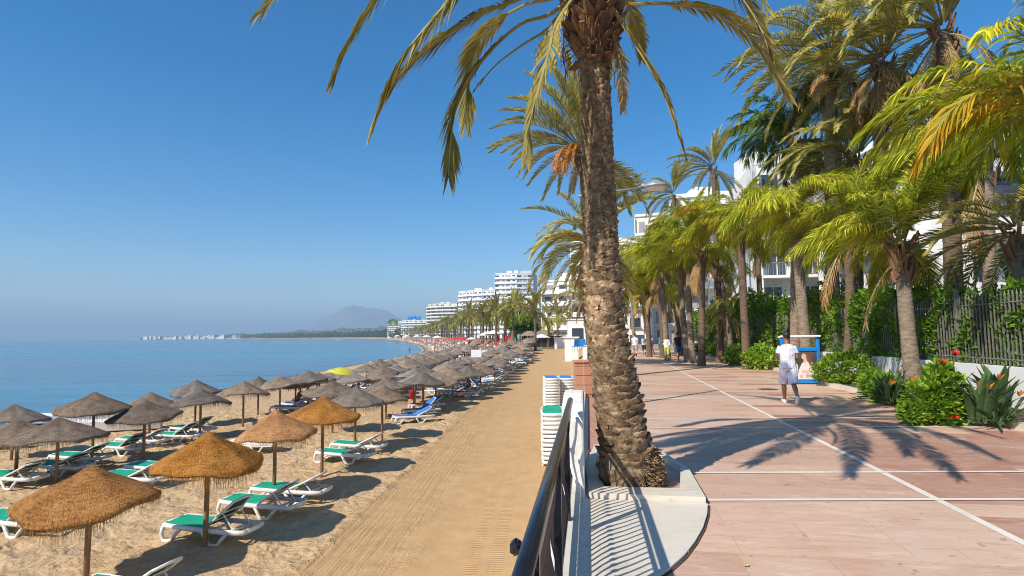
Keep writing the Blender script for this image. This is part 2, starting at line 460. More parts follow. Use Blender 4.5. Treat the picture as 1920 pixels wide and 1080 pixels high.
# promenade paving (object space: x across from the long white line, y along)
def paving_mat():
    m, nt, b = newmat('pink_marble_paving')
    t = nt.nodes.new('ShaderNodeTexCoord'); co = t.outputs['Object']
    sep = nt.nodes.new('ShaderNodeSeparateXYZ'); nt.links.new(co, sep.inputs[0])
    br2 = nt.nodes.new('ShaderNodeTexBrick'); nt.links.new(co, br2.inputs['Vector'])
    br2.inputs['Color1'].default_value = (0, 0, 0, 1); br2.inputs['Color2'].default_value = (1, 1, 1, 1); br2.inputs['Mortar'].default_value = (.5, .5, .5, 1)
    br2.inputs['Scale'].default_value = 1.0; br2.inputs['Brick Width'].default_value = 2.3; br2.inputs['Row Height'].default_value = 1.06; br2.inputs['Mortar Size'].default_value = .004; br2.offset = .43
    sh = nt.nodes.new('ShaderNodeVectorMath'); sh.operation = 'MULTIPLY_ADD'
    nt.links.new(br2.outputs['Color'], sh.inputs[0]); sh.inputs[1].default_value = (37, 23, 11); nt.links.new(co, sh.inputs[2])
    cos_ = sh.outputs[0]
    def stretched(sc, scale, detail=6, rough=.6, dist=0):
        mp = nt.nodes.new('ShaderNodeMapping'); mp.inputs['Scale'].default_value = sc
        nt.links.new(cos_, mp.inputs['Vector']); return noise_tex(nt, mp.outputs[0], scale, detail, rough, dist)
    vein = stretched((.9, 2.4, 1), 2.2, 8, .75, 1.3)
    blot = noise_tex(nt, co, .9, 6, .7, .8)
    fine = stretched((1, 4, 1), 14, 4)
    br = nt.nodes.new('ShaderNodeTexBrick'); nt.links.new(co, br.inputs['Vector'])
    br.inputs['Color1'].default_value = (0, 0, 0, 1); br.inputs['Color2'].default_value = (1, 1, 1, 1); br.inputs['Mortar'].default_value = (.5, .5, .5, 1)
    br.inputs['Scale'].default_value = 1.0; br.inputs['Brick Width'].default_value = 1.65; br.inputs['Row Height'].default_value = .42
    br.inputs['Mortar Size'].default_value = .006; br.inputs['Bias'].default_value = 0; br.offset = .37
    s = math_n(nt, 'ADD', math_n(nt, 'MULTIPLY', vein, .45), math_n(nt, 'MULTIPLY', blot, .55))
    pale = ramp(nt, s, [(.33, (.44, .235, .155)), (.45, (.62, .375, .245)), (.56, (.72, .475, .325)), (.68, (.73, .545, .41))])
    dark = ramp(nt, s, [(.30, (.20, .055, .03)), (.48, (.33, .105, .06)), (.62, (.42, .17, .105)), (.78, (.54, .30, .20))])
    # right of the line: strong slab to slab change; left: pale with the odd rosy slab
    tone = br.outputs['Color']
    right = math_n(nt, 'GREATER_THAN', sep.outputs[0], 0.0)
    mrd = nt.nodes.new('ShaderNodeMapRange'); mrd.inputs['From Min'].default_value = 10; mrd.inputs['From Max'].default_value = 13
    mrd.inputs['To Min'].default_value = .80; mrd.inputs['To Max'].default_value = .30
    nt.links.new(sep.outputs[1], mrd.inputs['Value'])
    thr_r = math_n(nt, 'LESS_THAN', tone, mrd.outputs['Result'])
    thr_l = math_n(nt, 'MULTIPLY', math_n(nt, 'LESS_THAN', tone, .13), .45)
    gp_ = nt.nodes.new('ShaderNodeNewGeometry'); sp_ = nt.nodes.new('ShaderNodeSeparateXYZ'); nt.links.new(gp_.outputs['Position'], sp_.inputs[0])
    bandm = math_n(nt, 'MULTIPLY', math_n(nt, 'GREATER_THAN', sp_.outputs[1], 5.86), math_n(nt, 'LESS_THAN', sp_.outputs[1], 7.0))
    thr_l = math_n(nt, 'MAXIMUM', thr_l, math_n(nt, 'MULTIPLY', bandm, math_n(nt, 'MULTIPLY', blot, .95)))
    mk = mix(nt, right, thr_l, thr_r)
    c = mix(nt, mk, pale, dark)
    c = mix(nt, .18, c, ramp(nt, tone, [(0, (.36, .22, .17)), (1, (.60, .48, .40))]))
    c = mix(nt, math_n(nt, 'MULTIPLY', fine, .12), c, (.62, .50, .42))
    mix_r = math_n(nt, 'MULTIPLY_ADD', right, -.12); mix_r.node.inputs[2].default_value = .34
    c = mix(nt, mix_r, c, ramp(nt, br2.outputs['Color'], [(0, (.36, .16, .10)), (.35, (.66, .43, .30)), (.7, (.68, .36, .23)), (1, (.72, .56, .43))]))
    big2 = noise_tex(nt, co, .45, 5, .7, 1.0)
    c = mix(nt, math_n(nt, 'MULTIPLY', ramp(nt, big2, [(.42, (0, 0, 0)), (.66, (1, 1, 1))]), .45), c, (.60, .43, .33))
    c = mix(nt, math_n(nt, 'MULTIPLY', br2.outputs['Fac'], .55), c, (.34, .25, .20))
    stk = stretched((.6, 3.0, 1), 1.6, 8, .75, 2.2)
    c = mix(nt, math_n(nt, 'MULTIPLY', ramp(nt, stk, [(.53, (0, 0, 0)), (.64, (1, 1, 1))]), .45), c, (.80, .64, .51))
    stk2 = stretched((.7, 2.6, 1.3), 1.7, 8, .76, 2.4)
    c = mix(nt, math_n(nt, 'MULTIPLY', ramp(nt, stk2, [(.55, (0, 0, 0)), (.68, (1, 1, 1))]), .45), c, (.40, .18, .12))
    # joints
    c = mix(nt, math_n(nt, 'MULTIPLY', br.outputs['Fac'], .35), c, (.33, .24, .19))
    sp = noise_tex(nt, co, 6.5, 3)
    stain = math_n(nt, 'MULTIPLY', math_n(nt, 'GREATER_THAN', sp, .67), .45)
    c = mix(nt, stain, c, (.20, .13, .10))
    nt.links.new(c, b.inputs['Base Color'])
    mr = nt.nodes.new('ShaderNodeMapRange'); mr.inputs['To Min'].default_value = .42; mr.inputs['To Max'].default_value = .7
    nt.links.new(vein, mr.inputs['Value']); nt.links.new(mr.outputs['Result'], b.inputs['Roughness'])
    bump(nt, b, math_n(nt, 'SUBTRACT', math_n(nt, 'MULTIPLY', fine, .3), br.outputs['Fac']), .25, .006)
    return m
M['paving'] = paving_mat()
def stained_marble():
    m, nt, b = newmat('stained_cream_marble')
    v = objco(nt); a = noise_tex(nt, objco(nt, (.7, 2.2, 1)), 1.5, 7, .65, .8); c2 = noise_tex(nt, v, 2.6, 6, .75, 1.0); f = noise_tex(nt, v, 26, 4, .7)
    c = ramp(nt, a, [(.30, (.56, .50, .41)), (.48, (.70, .63, .52)), (.62, (.66, .61, .53)), (.76, (.62, .50, .36))])
    st = ramp(nt, c2, [(.56, (0, 0, 0)), (.74, (1, 1, 1))])
    c = mix(nt, math_n(nt, 'MULTIPLY', st, .5), c, (.46, .33, .20))
    c = mix(nt, math_n(nt, 'MULTIPLY', math_n(nt, 'GREATER_THAN', f, .66), .45), c, (.26, .21, .16))
    nt.links.new(c, b.inputs['Base Color']); b.inputs['Roughness'].default_value = .55
    bump(nt, b, math_n(nt, 'ADD', c2, math_n(nt, 'MULTIPLY', f, .5)), .2, .008)
    return m
M['white_marble'] = stained_marble()
M['line'] = simple('white_marble_strip', (.78, .70, .59), .55, .10, 3)

def brick_mat():
    m, nt, b = newmat('terracotta_brick')
    v = objco(nt)
    br = nt.nodes.new('ShaderNodeTexBrick'); nt.links.new(v, br.inputs['Vector'])
    br.inputs['Color1'].default_value = (.38, .13, .07, 1); br.inputs['Color2'].default_value = (.47, .20, .11, 1); br.inputs['Mortar'].default_value = (.45, .36, .29, 1)
    br.inputs['Scale'].default_value = 1; br.inputs['Brick Width'].default_value = .25; br.inputs['Row Height'].default_value = .125; br.inputs['Mortar Size'].default_value = .012
    c = mix(nt, math_n(nt, 'MULTIPLY', noise_tex(nt, v, 5), .4), br.outputs['Color'], (.55, .36, .26))
    nt.links.new(c, b.inputs['Base Color']); b.inputs['Roughness'].default_value = .85
    return m
M['brick'] = brick_mat()

def main_trunk_mat():
    m, nt, b = newmat('date_palm_bark')
    a = nt.nodes.new('ShaderNodeAttribute'); a.attribute_name = 'Col'
    v = objco(nt)
    f = noise_tex(nt, v, 12, 6, .7); f2 = noise_tex(nt, objco(nt, (1, 1, .25)), 60, 4)
    base = ramp(nt, f, [(.32, (.10, .064, .04)), (.5, (.27, .185, .112)), (.68, (.50, .37, .24))])
    c = mix(nt, 1.0, base, a.outputs['Color'], 'MULTIPLY')
    nt.links.new(c, b.inputs['Base Color'])
    b.inputs['Roughness'].default_value = .9; b.inputs['Specular IOR Level'].default_value = .15
    bump(nt, b, math_n(nt, 'ADD', f, math_n(nt, 'MULTIPLY', f2, .7)), .8, .02)
    return m
M['bark'] = main_trunk_mat()
def hill_mat(name, a_, b_, scale):
    m, nt, b = newmat(name)
    g = nt.nodes.new('ShaderNodeNewGeometry')
    f = noise_tex(nt, g.outputs['Position'], scale, 6)
    nt.links.new(ramp(nt, f, [(.35, a_), (.65, b_)]), b.inputs['Base Color'])
    b.inputs['Roughness'].default_value = 1
    return m
M['hill'] = hill_mat('distant_mountain', (.12, .12, .09), (.20, .17, .13), .004)
M['coast'] = hill_mat('wooded_shore', (.035, .06, .02), (.10, .11, .05), .05)
# ================================================================== WORLD AND LIGHT
SUN_EL, SUN_AZ = R(41), R(46)       # shadows fall away from the camera, 46 degrees to the right of +Y
w = bpy.data.worlds.new('World'); scene.world = w; w.use_nodes = True
nt = w.node_tree
sky = nt.nodes.new('ShaderNodeTexSky'); sky.sky_type = 'NISHITA'; sky.sun_disc = False
sky.sun_elevation = SUN_EL
sky.sun_rotation = R(180) + SUN_AZ
sky.air_density = 1.0; sky.dust_density = .4; sky.ozone_density = 3.0; sky.altitude = 0
bg = nt.nodes['Background']; bg.inputs['Strength'].default_value = .105
hsv = nt.nodes.new('ShaderNodeHueSaturation'); hsv.inputs['Saturation'].default_value = 1.48; hsv.inputs['Value'].default_value = 1.16
nt.links.new(sky.outputs[0], hsv.inputs['Color']); nt.links.new(hsv.outputs[0], bg.inputs['Color'])
sd = bpy.data.lights.new('sun', 'SUN'); so = bpy.data.objects.new('sun', sd); COL.objects.link(so)
sd.energy = 5.0; sd.angle = R(.55); sd.color = (1.0, .93, .81)
ldir = V((math.sin(SUN_AZ) * math.cos(SUN_EL), math.cos(SUN_AZ) * math.cos(SUN_EL), -math.sin(SUN_EL)))
so.rotation_euler = ldir.to_track_quat('-Z', 'Y').to_euler()
scene.view_settings.view_transform = 'Standard'; scene.view_settings.look = 'None'
scene.view_settings.gamma = 1; scene.view_settings.exposure = .34
cy = scene.cycles
cy.max_bounces = 6; cy.diffuse_bounces = 3; cy.glossy_bounces = 2; cy.transmission_bounces = 2; cy.volume_bounces = 0; cy.transparent_max_bounces = 4
cy.caustics_reflective = False; cy.caustics_refractive = False
cy.sample_clamp_indirect = 4
scene.render.filter_size = 1.0; cy.filter_width = 1.0
cy.use_denoising = True; cy.denoising_prefilter = 'ACCURATE'; cy.denoising_input_passes = 'RGB_ALBEDO_NORMAL'; cy.use_adaptive_sampling = False
scene.render.use_persistent_data = False

# ================================================================== GROUND, SEA, SKY AIR
def grid_mesh(name, xs, ys, zf, mat):
    X, Y = np.meshgrid(xs, ys)
    Z = zf(X.ravel(), Y.ravel())
    vs = np.stack([X.ravel(), Y.ravel(), Z], 1)
    nx, ny = len(xs), len(ys)
    i = np.arange(nx * ny).reshape(ny, nx)
    q = np.stack([i[:-1, :-1], i[:-1, 1:], i[1:, 1:], i[1:, :-1]], -1).reshape(-1, 4)
    me = bpy.data.meshes.new(name)
    me.vertices.add(len(vs)); me.vertices.foreach_set('co', vs.astype(np.float32).ravel())
    me.loops.add(q.size); me.loops.foreach_set('vertex_index', q.astype(np.int32).ravel())
    me.polygons.add(len(q)); me.polygons.foreach_set('loop_start', np.arange(0, q.size, 4, dtype=np.int32))
    me.polygons.foreach_set('use_smooth', np.ones(len(q), dtype=bool))
    me.materials.append(mat); me.update(calc_edges=True)
    return link(name, me)
rs = np.random.RandomState(3)
def hills_noise(X, Y):
    out = np.zeros_like(X)
    for k in range(46):
        wl = math.exp(rs.uniform(math.log(.28), math.log(1.6))); th = rs.uniform(0, math.pi)
        out += np.sin((X * math.cos(th) + Y * math.sin(th)) * 2 * math.pi / wl + rs.uniform(0, 6.3)) * .0068 * wl ** .8
    return out
def beach_z(X, Y):
    z = ground_np(X, Y)
    e = X - (.06 * Y - 4.45)
    loose = 1 - sstep(-.2, .2, e)
    n = hills_noise(X, Y)
    near = 1 - sstep(30, 60, Y)
    rut = .035 * np.exp(-((e - .0) / .12) ** 2) + .02 * np.exp(-((e - 1.9) / .2) ** 2)
    return z + near * (n * (loose + .06) + rut) * (z < 1)
xs = np.concatenate([-24 - np.cumsum(np.geomspace(.3, 900, 46))[::-1], np.arange(-24, 3.2, .13), 3.2 + np.cumsum(np.geomspace(.3, 300, 26))])
ys = np.concatenate([np.arange(-12, 5, 1.0), np.arange(5, 32, .13), 32 + np.cumsum(np.geomspace(.16, 330, 92))])
struct(grid_mesh('beach', xs, ys, beach_z, M['sand']))
sea_xs = np.concatenate([-np.geomspace(5, 60000, 60)[::-1], [0, 200, 3000]])
sea_ys = np.concatenate([[-200, -20], np.geomspace(1, 60000, 90)])
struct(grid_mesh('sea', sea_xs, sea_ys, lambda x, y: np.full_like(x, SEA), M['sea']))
# narrow line of foam where the wavelets break
fm = MB(); pr = None
yy = 24.0; row = []
while yy < 330:
    x = float(lerp_tab(SHORE, yy)) + .25 * math.sin(yy * .8) + .3 * math.sin(yy * .31 + 1)
    wd = .10 + .22 * max(0, math.sin(yy * .23 + 2) + .35 * math.sin(yy * 1.7))
    row.append((x, yy, wd)); yy += .5 + yy * .01
for (x0, y0, w0), (x1, y1, w1) in zip(row, row[1:]):
    fm.add([(x0 - w0, y0, SEA + .02), (x0 + w0 * .3, y0, SEA + .06), (x1 + w1 * .3, y1, SEA + .06), (x1 - w1, y1, SEA + .02)], [(0, 1, 2, 3)])
struct(fm.build('water_edge_foam', M['foam']))

# air
hz = MB(); hz.box((0, 20000, 205), (90000, 70000, 420))
ho = stuff(hz.build('haze', []), 'pale blue sea haze over the bay', 'haze')
hm = bpy.data.materials.new('haze_air'); hm.use_nodes = True
hn = hm.node_tree; hn.nodes.remove(hn.nodes['Principled BSDF'])
pv = hn.nodes.new('ShaderNodeVolumePrincipled')
pv.inputs['Density'].default_value = .00026; pv.inputs['Color'].default_value = (.55, .77, 1.0, 1); pv.inputs['Anisotropy'].default_value = 0
hn.links.new(pv.outputs[0], hn.nodes['Material Output'].inputs['Volume'])
ho.data.materials.append(hm)

# ------------------------------------------------------------------ mountain, far coast
def ridge(name, pts, Yd, depth, mat, zb, seed, amp, n=160):
    # pts: skyline (px, py); built as a broad ridge standing at distance Yd
    prof = [AT(px, py, Yd) for px, py in pts]
    X = np.linspace(prof[0].x, prof[-1].x, n); Z = np.interp(X, [p.x for p in prof], [p.z for p in prof])
    rows = []
    mb = MB(); J = 14
    for j in range(J + 1):
        t = j / J; k = math.sin(math.pi * t) ** .8 if 0 < t < 1 else 0
        for i in range(n):
            nn = noise.fractal(V((X[i] / depth * 7, t * 7, seed)), .9, 2.1, 6)
            z = zb + (Z[i] - zb) * k * (1 + amp * nn * (1 if j != J // 2 else .30))
            mb.v.append((X[i] * (1 + (t - .5) * depth / Yd), Yd + (t - .5) * depth, max(zb, z)))
    for j in range(J):
        for i in range(n - 1):
            a = j * n + i
            mb.f.append((a, a + 1, a + n + 1, a + n)); mb.m.append(0); mb.c.append((1, 1, 1))
    return mb.build(name, mat, smooth=True)
struct(ridge('mountain', [(560, 628), (580, 612), (598, 600), (620, 590), (640, 581), (655, 577), (672, 578), (690, 579), (706, 581), (722, 588), (745, 597), (765, 606), (800, 616), (840, 628)], 7500, 2600, M['hill'], -2, 5, .25))
struct(ridge('far_headland', [(262, 633.2), (300, 631.5), (360, 630.5), (430, 629), (480, 626.5), (520, 624.5), (560, 622), (600, 620), (640, 618.5), (680, 617), (720, 616), (760, 616), (800, 617)], 2600, 500, M['coast'], -1.5, 9, .5, 500))

# ================================================================== PROMENADE
PA = math.atan(.165)                       # heading of the paving's long white line
PROT = -PA
PO = V((3.3, 0, PZ))
def p2w(x, y, z=0): # paving coordinates -> world
    return V((PO.x + x * math.cos(PA) + y * math.sin(PA), -x * math.sin(PA) + y * math.cos(PA), PZ + z))
def w2p(x, y):
    dx = x - PO.x
    return (dx * math.cos(PA) - y * math.sin(PA), dx * math.sin(PA) + y * math.cos(PA))
pv_ = MB()
poly = [w2p(rail_x(y) + .12, y) for y in np.linspace(-4, 63, 30)] + [w2p(30, 63), w2p(26, 20), w2p(22, -4)]
pv_.add([(x, y, 0) for x, y in poly], [tuple(range(len(poly)))][::1])
pav = pv_.mesh('promenade', M['paving'])
po = struct(link('promenade', pav, None, PO, -PA))
lines = MB()
def strip(x0, y0, x1, y1, wd):
    d = V((x1 - x0, y1 - y0)); d.normalize(); n = V((-d.y, d.x)) * wd / 2
    vs = [p2w(a + s * n.x, b + s * n.y, .004) for a, b, s in ((x0, y0, 1), (x0, y0, -1), (x1, y1, -1), (x1, y1, 1))]
    lines.add(vs, [(0, 1, 2, 3)])
strip(0, -2, 0, 62, .085)
def tline(Y, z=.004):   # nearly square across the promenade
    a = V(({5.86: 1.97, 7.0: 2.2, 1.4: 1.6}.get(Y, rail_x(Y) + 1.25), Y + .10)); b = V((9.2 + .16 * Y, Y - .10 - .012 * Y * 0))
    n = V((0, .035))
    lines.add([(a.x, a.y - .035, PZ + .008), (b.x, b.y - .035, PZ + .008), (b.x, b.y + .035, PZ + .008), (a.x, a.y + .035, PZ + .008)], [(0, 1, 2, 3)])
for Y in (1.4, 5.86, 7.0, 10.3, 11.45, 14.9, 16.0, 19.5, 20.7, 24.2, 25.4, 29, 30.2, 34, 35.2, 40, 46):
    tline(Y)
struct(lines.build('white_paving_strip', M['line']))
# kerb along the flower bed
KERB = [(7.75, -2), (7.9, 3), (8.15, 6.5), (8.5, 9.4), (8.9, 11.4), (9.25, 13.5), (9.45, 15.4), (9.75, 17.8), (10.5, 20.5), (11.6, 25), (12.5, 29), (13.7, 36), (15.0, 44), (16.6, 55), (17.6, 62)]
def dense(pts, step):
    out = []
    for (a, b), (c, d) in zip(pts, pts[1:]):
        n = max(1, int(math.hypot(c - a, d - b) / step))
        for k in range(n): out.append((a + (c - a) * k / n, b + (d - b) * k / n))
    out.append(pts[-1]); return out
def smooth_path(pts, it=3):
    for _ in range(it):
        pts = [pts[0]] + [((pts[i - 1][0] + 2 * pts[i][0] + pts[i + 1][0]) / 4, (pts[i - 1][1] + 2 * pts[i][1] + pts[i + 1][1]) / 4) for i in range(1, len(pts) - 1)] + [pts[-1]]
    return pts
KD = smooth_path(dense(KERB, .9), 3)
def kerb_x(y): return float(np.interp(y, [p[1] for p in KD], [p[0] for p in KD]))
def path_prism(mb, pts, w0, w1, z0, z1, mi=0):
    P = [V((a, b)) for a, b in pts]
    L, Rr = [], []
    for i, p in enumerate(P):
        t = (P[min(i + 1, len(P) - 1)] - P[max(i - 1, 0)]).normalized(); n = V((t.y, -t.x))
        L.append(p + n * w0); Rr.append(p + n * w1)
    n = len(P)
    vs = [(p.x, p.y, z) for z in (z0, z1) for p in L] + [(p.x, p.y, z) for z in (z0, z1) for p in Rr]
    fs = []
    for i in range(n - 1):
        fs += [(i, n + i, n + i + 1, i + 1)[::-1], (2 * n + i, 2 * n + i + 1, 3 * n + i + 1, 3 * n + i)[::-1], (n + i, 3 * n + i, 3 * n + i + 1, n + i + 1)[::-1], (i, i + 1, 2 * n + i + 1, 2 * n + i)[::-1]]
    fs += [(0, 2 * n, 3 * n, n)[::-1], (n - 1, 2 * n - 1, 4 * n - 1, 3 * n - 1)[::-1]]
    mb.add(vs, fs, mi)
kb = MB(); path_prism(kb, KD, 0, .20, PZ - .05, PZ + .11)
struct(kb.build('promenade_kerb', M['white_marble']))
bed = MB()
bp = [(x + .2, y, PZ + .07) for x, y in KD]; bq = [(x + 60, y, PZ + .07) for x, y in KD]
for i in range(len(KD) - 1):
    bed.add([bp[i], bp[i + 1], bq[i + 1], bq[i]][::-1], [(0, 1, 2, 3)])
struct(bed.build('flower_bed', M['soil']))

# sea wall with coping
sw = MB(); wl = [(rail_x(y), y) for y in np.linspace(-5, 62, 30)]
path_prism(sw, wl, -.16, .16, -1.5, PZ + .03)
tag(sw.build('sea_wall', M['whitewash']), 'low white retaining wall under the black railing at the promenade edge', 'wall')
kc = MB(); path_prism(kc, [(rail_x(y), y) for y in np.linspace(-5, 62, 30)], -.06, .09, PZ + .03, PZ + .16)
cp = kc.build('coping', M['white_marble'], bpy.data.objects['sea_wall'])
# terracotta and chequered edging between the planter and the steps
ed = MB()
path_prism(ed, [(rail_x(y), y) for y in np.linspace(8.6, 27, 12)], .17, .95, PZ - .02, PZ + .02)
struct(ed.build('terracotta_paving', M['brick']))
# ================================================================== PALMS
def catmull(pts, n):
    pts = [V(p) for p in pts]
    P = [pts[0] * 2 - pts[1]] + pts + [pts[-1] * 2 - pts[-2]]
    out = []
    m = len(pts) - 1
    for k in range(n + 1):
        t = k / n * m; i = min(int(t), m - 1); u = t - i
        a, b, c, d = P[i:i + 4]
        out.append(.5 * ((2 * b) + (c - a) * u + (2 * a - 5 * b + 4 * c - d) * u * u + (3 * b - a - 3 * c + d) * u ** 3))
    return out
def frond(mb, path, nleaf=60, leaf=.42, width=.03, start=.16, vang=30, droop=.12, r0=.03, rg=None, tipc=(1.25, 1.1, .8), a0=58, a1=24, plume=0, up=None, rmi=0, lmi=1, kv=(.75, 1.15)):
    rg = rg or rnd
    n = len(path) - 1
    mb.tube(path, [r0 * (1 - .88 * i / n) + .003 for i in range(n + 1)], 5, rmi, False)
    cum = [0]
    for a, b in zip(path, path[1:]): cum.append(cum[-1] + (b - a).length)
    Lt = cum[-1]
    up0 = up or V((0, 0, 1))
    for i in range(nleaf):
        t = start + (1 - start) * (i + rg.random() * .6) / nleaf
        s = t * Lt; k = 0
        while k < n - 1 and cum[k + 1] < s: k += 1
        u = (s - cum[k]) / max(1e-6, cum[k + 1] - cum[k])
        p = path[k].lerp(path[k + 1], min(1, u)); T = (path[k + 1] - path[k]).normalized()
        S = T.cross(up0)
        if S.length < .15: S = T.cross(V((.3, 1, .1)))
        S.normalize(); Nn = S.cross(T).normalized()
        rel = (t - start) / (1 - start)
        ll = leaf * (.45 + 1.0 * min(1, rel * 4) * .55) * (1 - .55 * max(0, rel - .55) / .45) * rg.uniform(.85, 1.12)
        ang = R(a0 + (a1 - a0) * rel + rg.uniform(-7, 7))
        for sg in (-1, 1):
            va = R(vang + rg.uniform(-10, 10) + (rg.uniform(-plume, plume) if plume else 0))
            D = (T * math.cos(ang) + (S * sg * math.cos(va) + Nn * math.sin(va)) * math.sin(ang)).normalized()
            W = (T - D * T.dot(D)).normalized() * width * .5
            W = W + Nn * rg.uniform(-.5, .5) * width * .5
            p1 = p + D * ll * .5; p1.z -= droop * ll * .28
            p2 = p + D * ll; p2.z -= droop * ll * 1.15
            k_ = rg.uniform(*kv)
            ca = (k_, k_, k_); cb = tuple(k_ * c for c in tipc)
            mb.add([p - W * .45, p + W * .45, p1 + W, p1 - W, p2], [(0, 1, 2, 3)], lmi, ca)
            mb.f.append((len(mb.v) - 3, len(mb.v) - 1, len(mb.v) - 2)); mb.m.append(lmi); mb.c.append(cb)
def arc_path(L, el0, el1, n=10, side=0.0, rg=None, pw=1.2):
    out = [V((0, 0, 0))]; x = z = y = 0.0
    for i in range(n):
        t = (i + .5) / n
        e = R(el0 + (el1 - el0) * t ** pw)
        x += math.cos(e) * L / n; z += math.sin(e) * L / n; y += side * L / n * t
        out.append(V((x, y, z)))
    return out
def frond_set(prefix, L, mats, els, **kw):
    res = []
    for i, (e0, e1) in enumerate(els):
        mb = MB(); rg = random.Random(i * 13 + len(prefix))
        frond(mb, arc_path(L * rg.uniform(.92, 1.05), e0, e1, 10, rg.uniform(-.15, .15)), rg=rg, **kw)
        res.append((e0, mb.mesh(prefix, mats)))
    return res
DATE_ELS = [(86, 62), (80, 40), (70, 22), (60, 5), (50, -15), (38, -30), (26, -42), (12, -52), (-5, -62), (-22, -72)]
QUEEN_ELS = [(84, 50), (76, 22), (68, 0), (58, -22), (48, -38), (36, -50), (24, -58), (10, -66)]
FS = {}
FS['date'] = frond_set('frond', 3.7, [M['rachis'], M['leaf_date']], DATE_ELS, nleaf=70, kv=(.5, 1.4), leaf=.42, width=.036, vang=34, droop=.06)
FS['datedroop'] = frond_set('frond', 3.9, [M['rachis'], M['leaf_date']], [(80, 30), (66, -5), (54, -32), (42, -50), (28, -64), (14, -74), (-5, -80), (-30, -84)], nleaf=70, kv=(.5, 1.4), leaf=.46, width=.036, vang=28, droop=.14)
FS['queen'] = frond_set('frond', 2.6, [M['rachis'], M['leaf_queen']], QUEEN_ELS, nleaf=110, leaf=.60, width=.024, vang=24, droop=.38, plume=66, start=.10, kv=(.4, 1.4))
FS['qdark'] = frond_set('frond', 2.7, [M['rachis'], M['leaf_qdark']], QUEEN_ELS, nleaf=76, leaf=.60, width=.038, vang=18, droop=.5, plume=52, start=.12, kv=(.5, 1.4))
FS['broad'] = frond_set('frond', 3.6, [M['rachis'], M['leaf_queen']], QUEEN_ELS, nleaf=60, kv=(.5, 1.35), leaf=.85, width=.058, vang=26, droop=.55, plume=30, start=.12, tipc=(1.25, 1.05, .6))
FS['yellow'] = frond_set('frond', 3.4, [M['rachis'], M['leaf_yellow']], [(40, -55), (25, -68), (60, -35)], nleaf=54, leaf=.80, width=.058, vang=22, droop=.6, plume=24, start=.14, tipc=(1.15, .85, .5))
FS['dead'] = frond_set('dead_frond', 2.1, [M['rachis'], M['leaf_dead']], [(-50, -84), (-62, -88), (-30, -85)], nleaf=34, leaf=.36, width=.03, vang=12, droop=.8)

def trunk_mesh(pts, radii, mat, ring=.11, amp=.018, nu=20, seed=1, base=1.25, rough=.012):
    """tapered trunk of leaf-scar rings along a bent path"""
    L = sum((V(b) - V(a)).length for a, b in zip(pts, pts[1:]))
    n = max(8, int(L / (ring / 3)))
    P = catmull(pts, n); mb = MB(); rings = []
    m = len(radii) - 1
    for i, p in enumerate(P):
        t = i / n; k = min(int(t * m), m - 1); r = radii[k] + (radii[k + 1] - radii[k]) * (t * m - k)
        r *= 1 + (base - 1) * math.exp(-t * L / .25)
        T = (P[min(i + 1, n)] - P[max(i - 1, 0)]).normalized()
        u = V((1, 0, 0)); u = (u - T * u.dot(T)).normalized(); q = T.cross(u)
        rg = []
        for j in range(nu):
            a = 2 * math.pi * j / nu
            ph = (t * L / ring + .5 * (math.floor(a / (2 * math.pi) * 7) % 2)) % 1
            d = amp * (ph - .4) + rough * noise.noise(V((math.cos(a) * 2 + seed, math.sin(a) * 2, t * L * 5)))
            rg.append(p + (u * math.cos(a) + q * math.sin(a)) * (r + d))
        rings.append(rg)
    mb.loft(rings)
    return mb.mesh('trunk', mat, True)
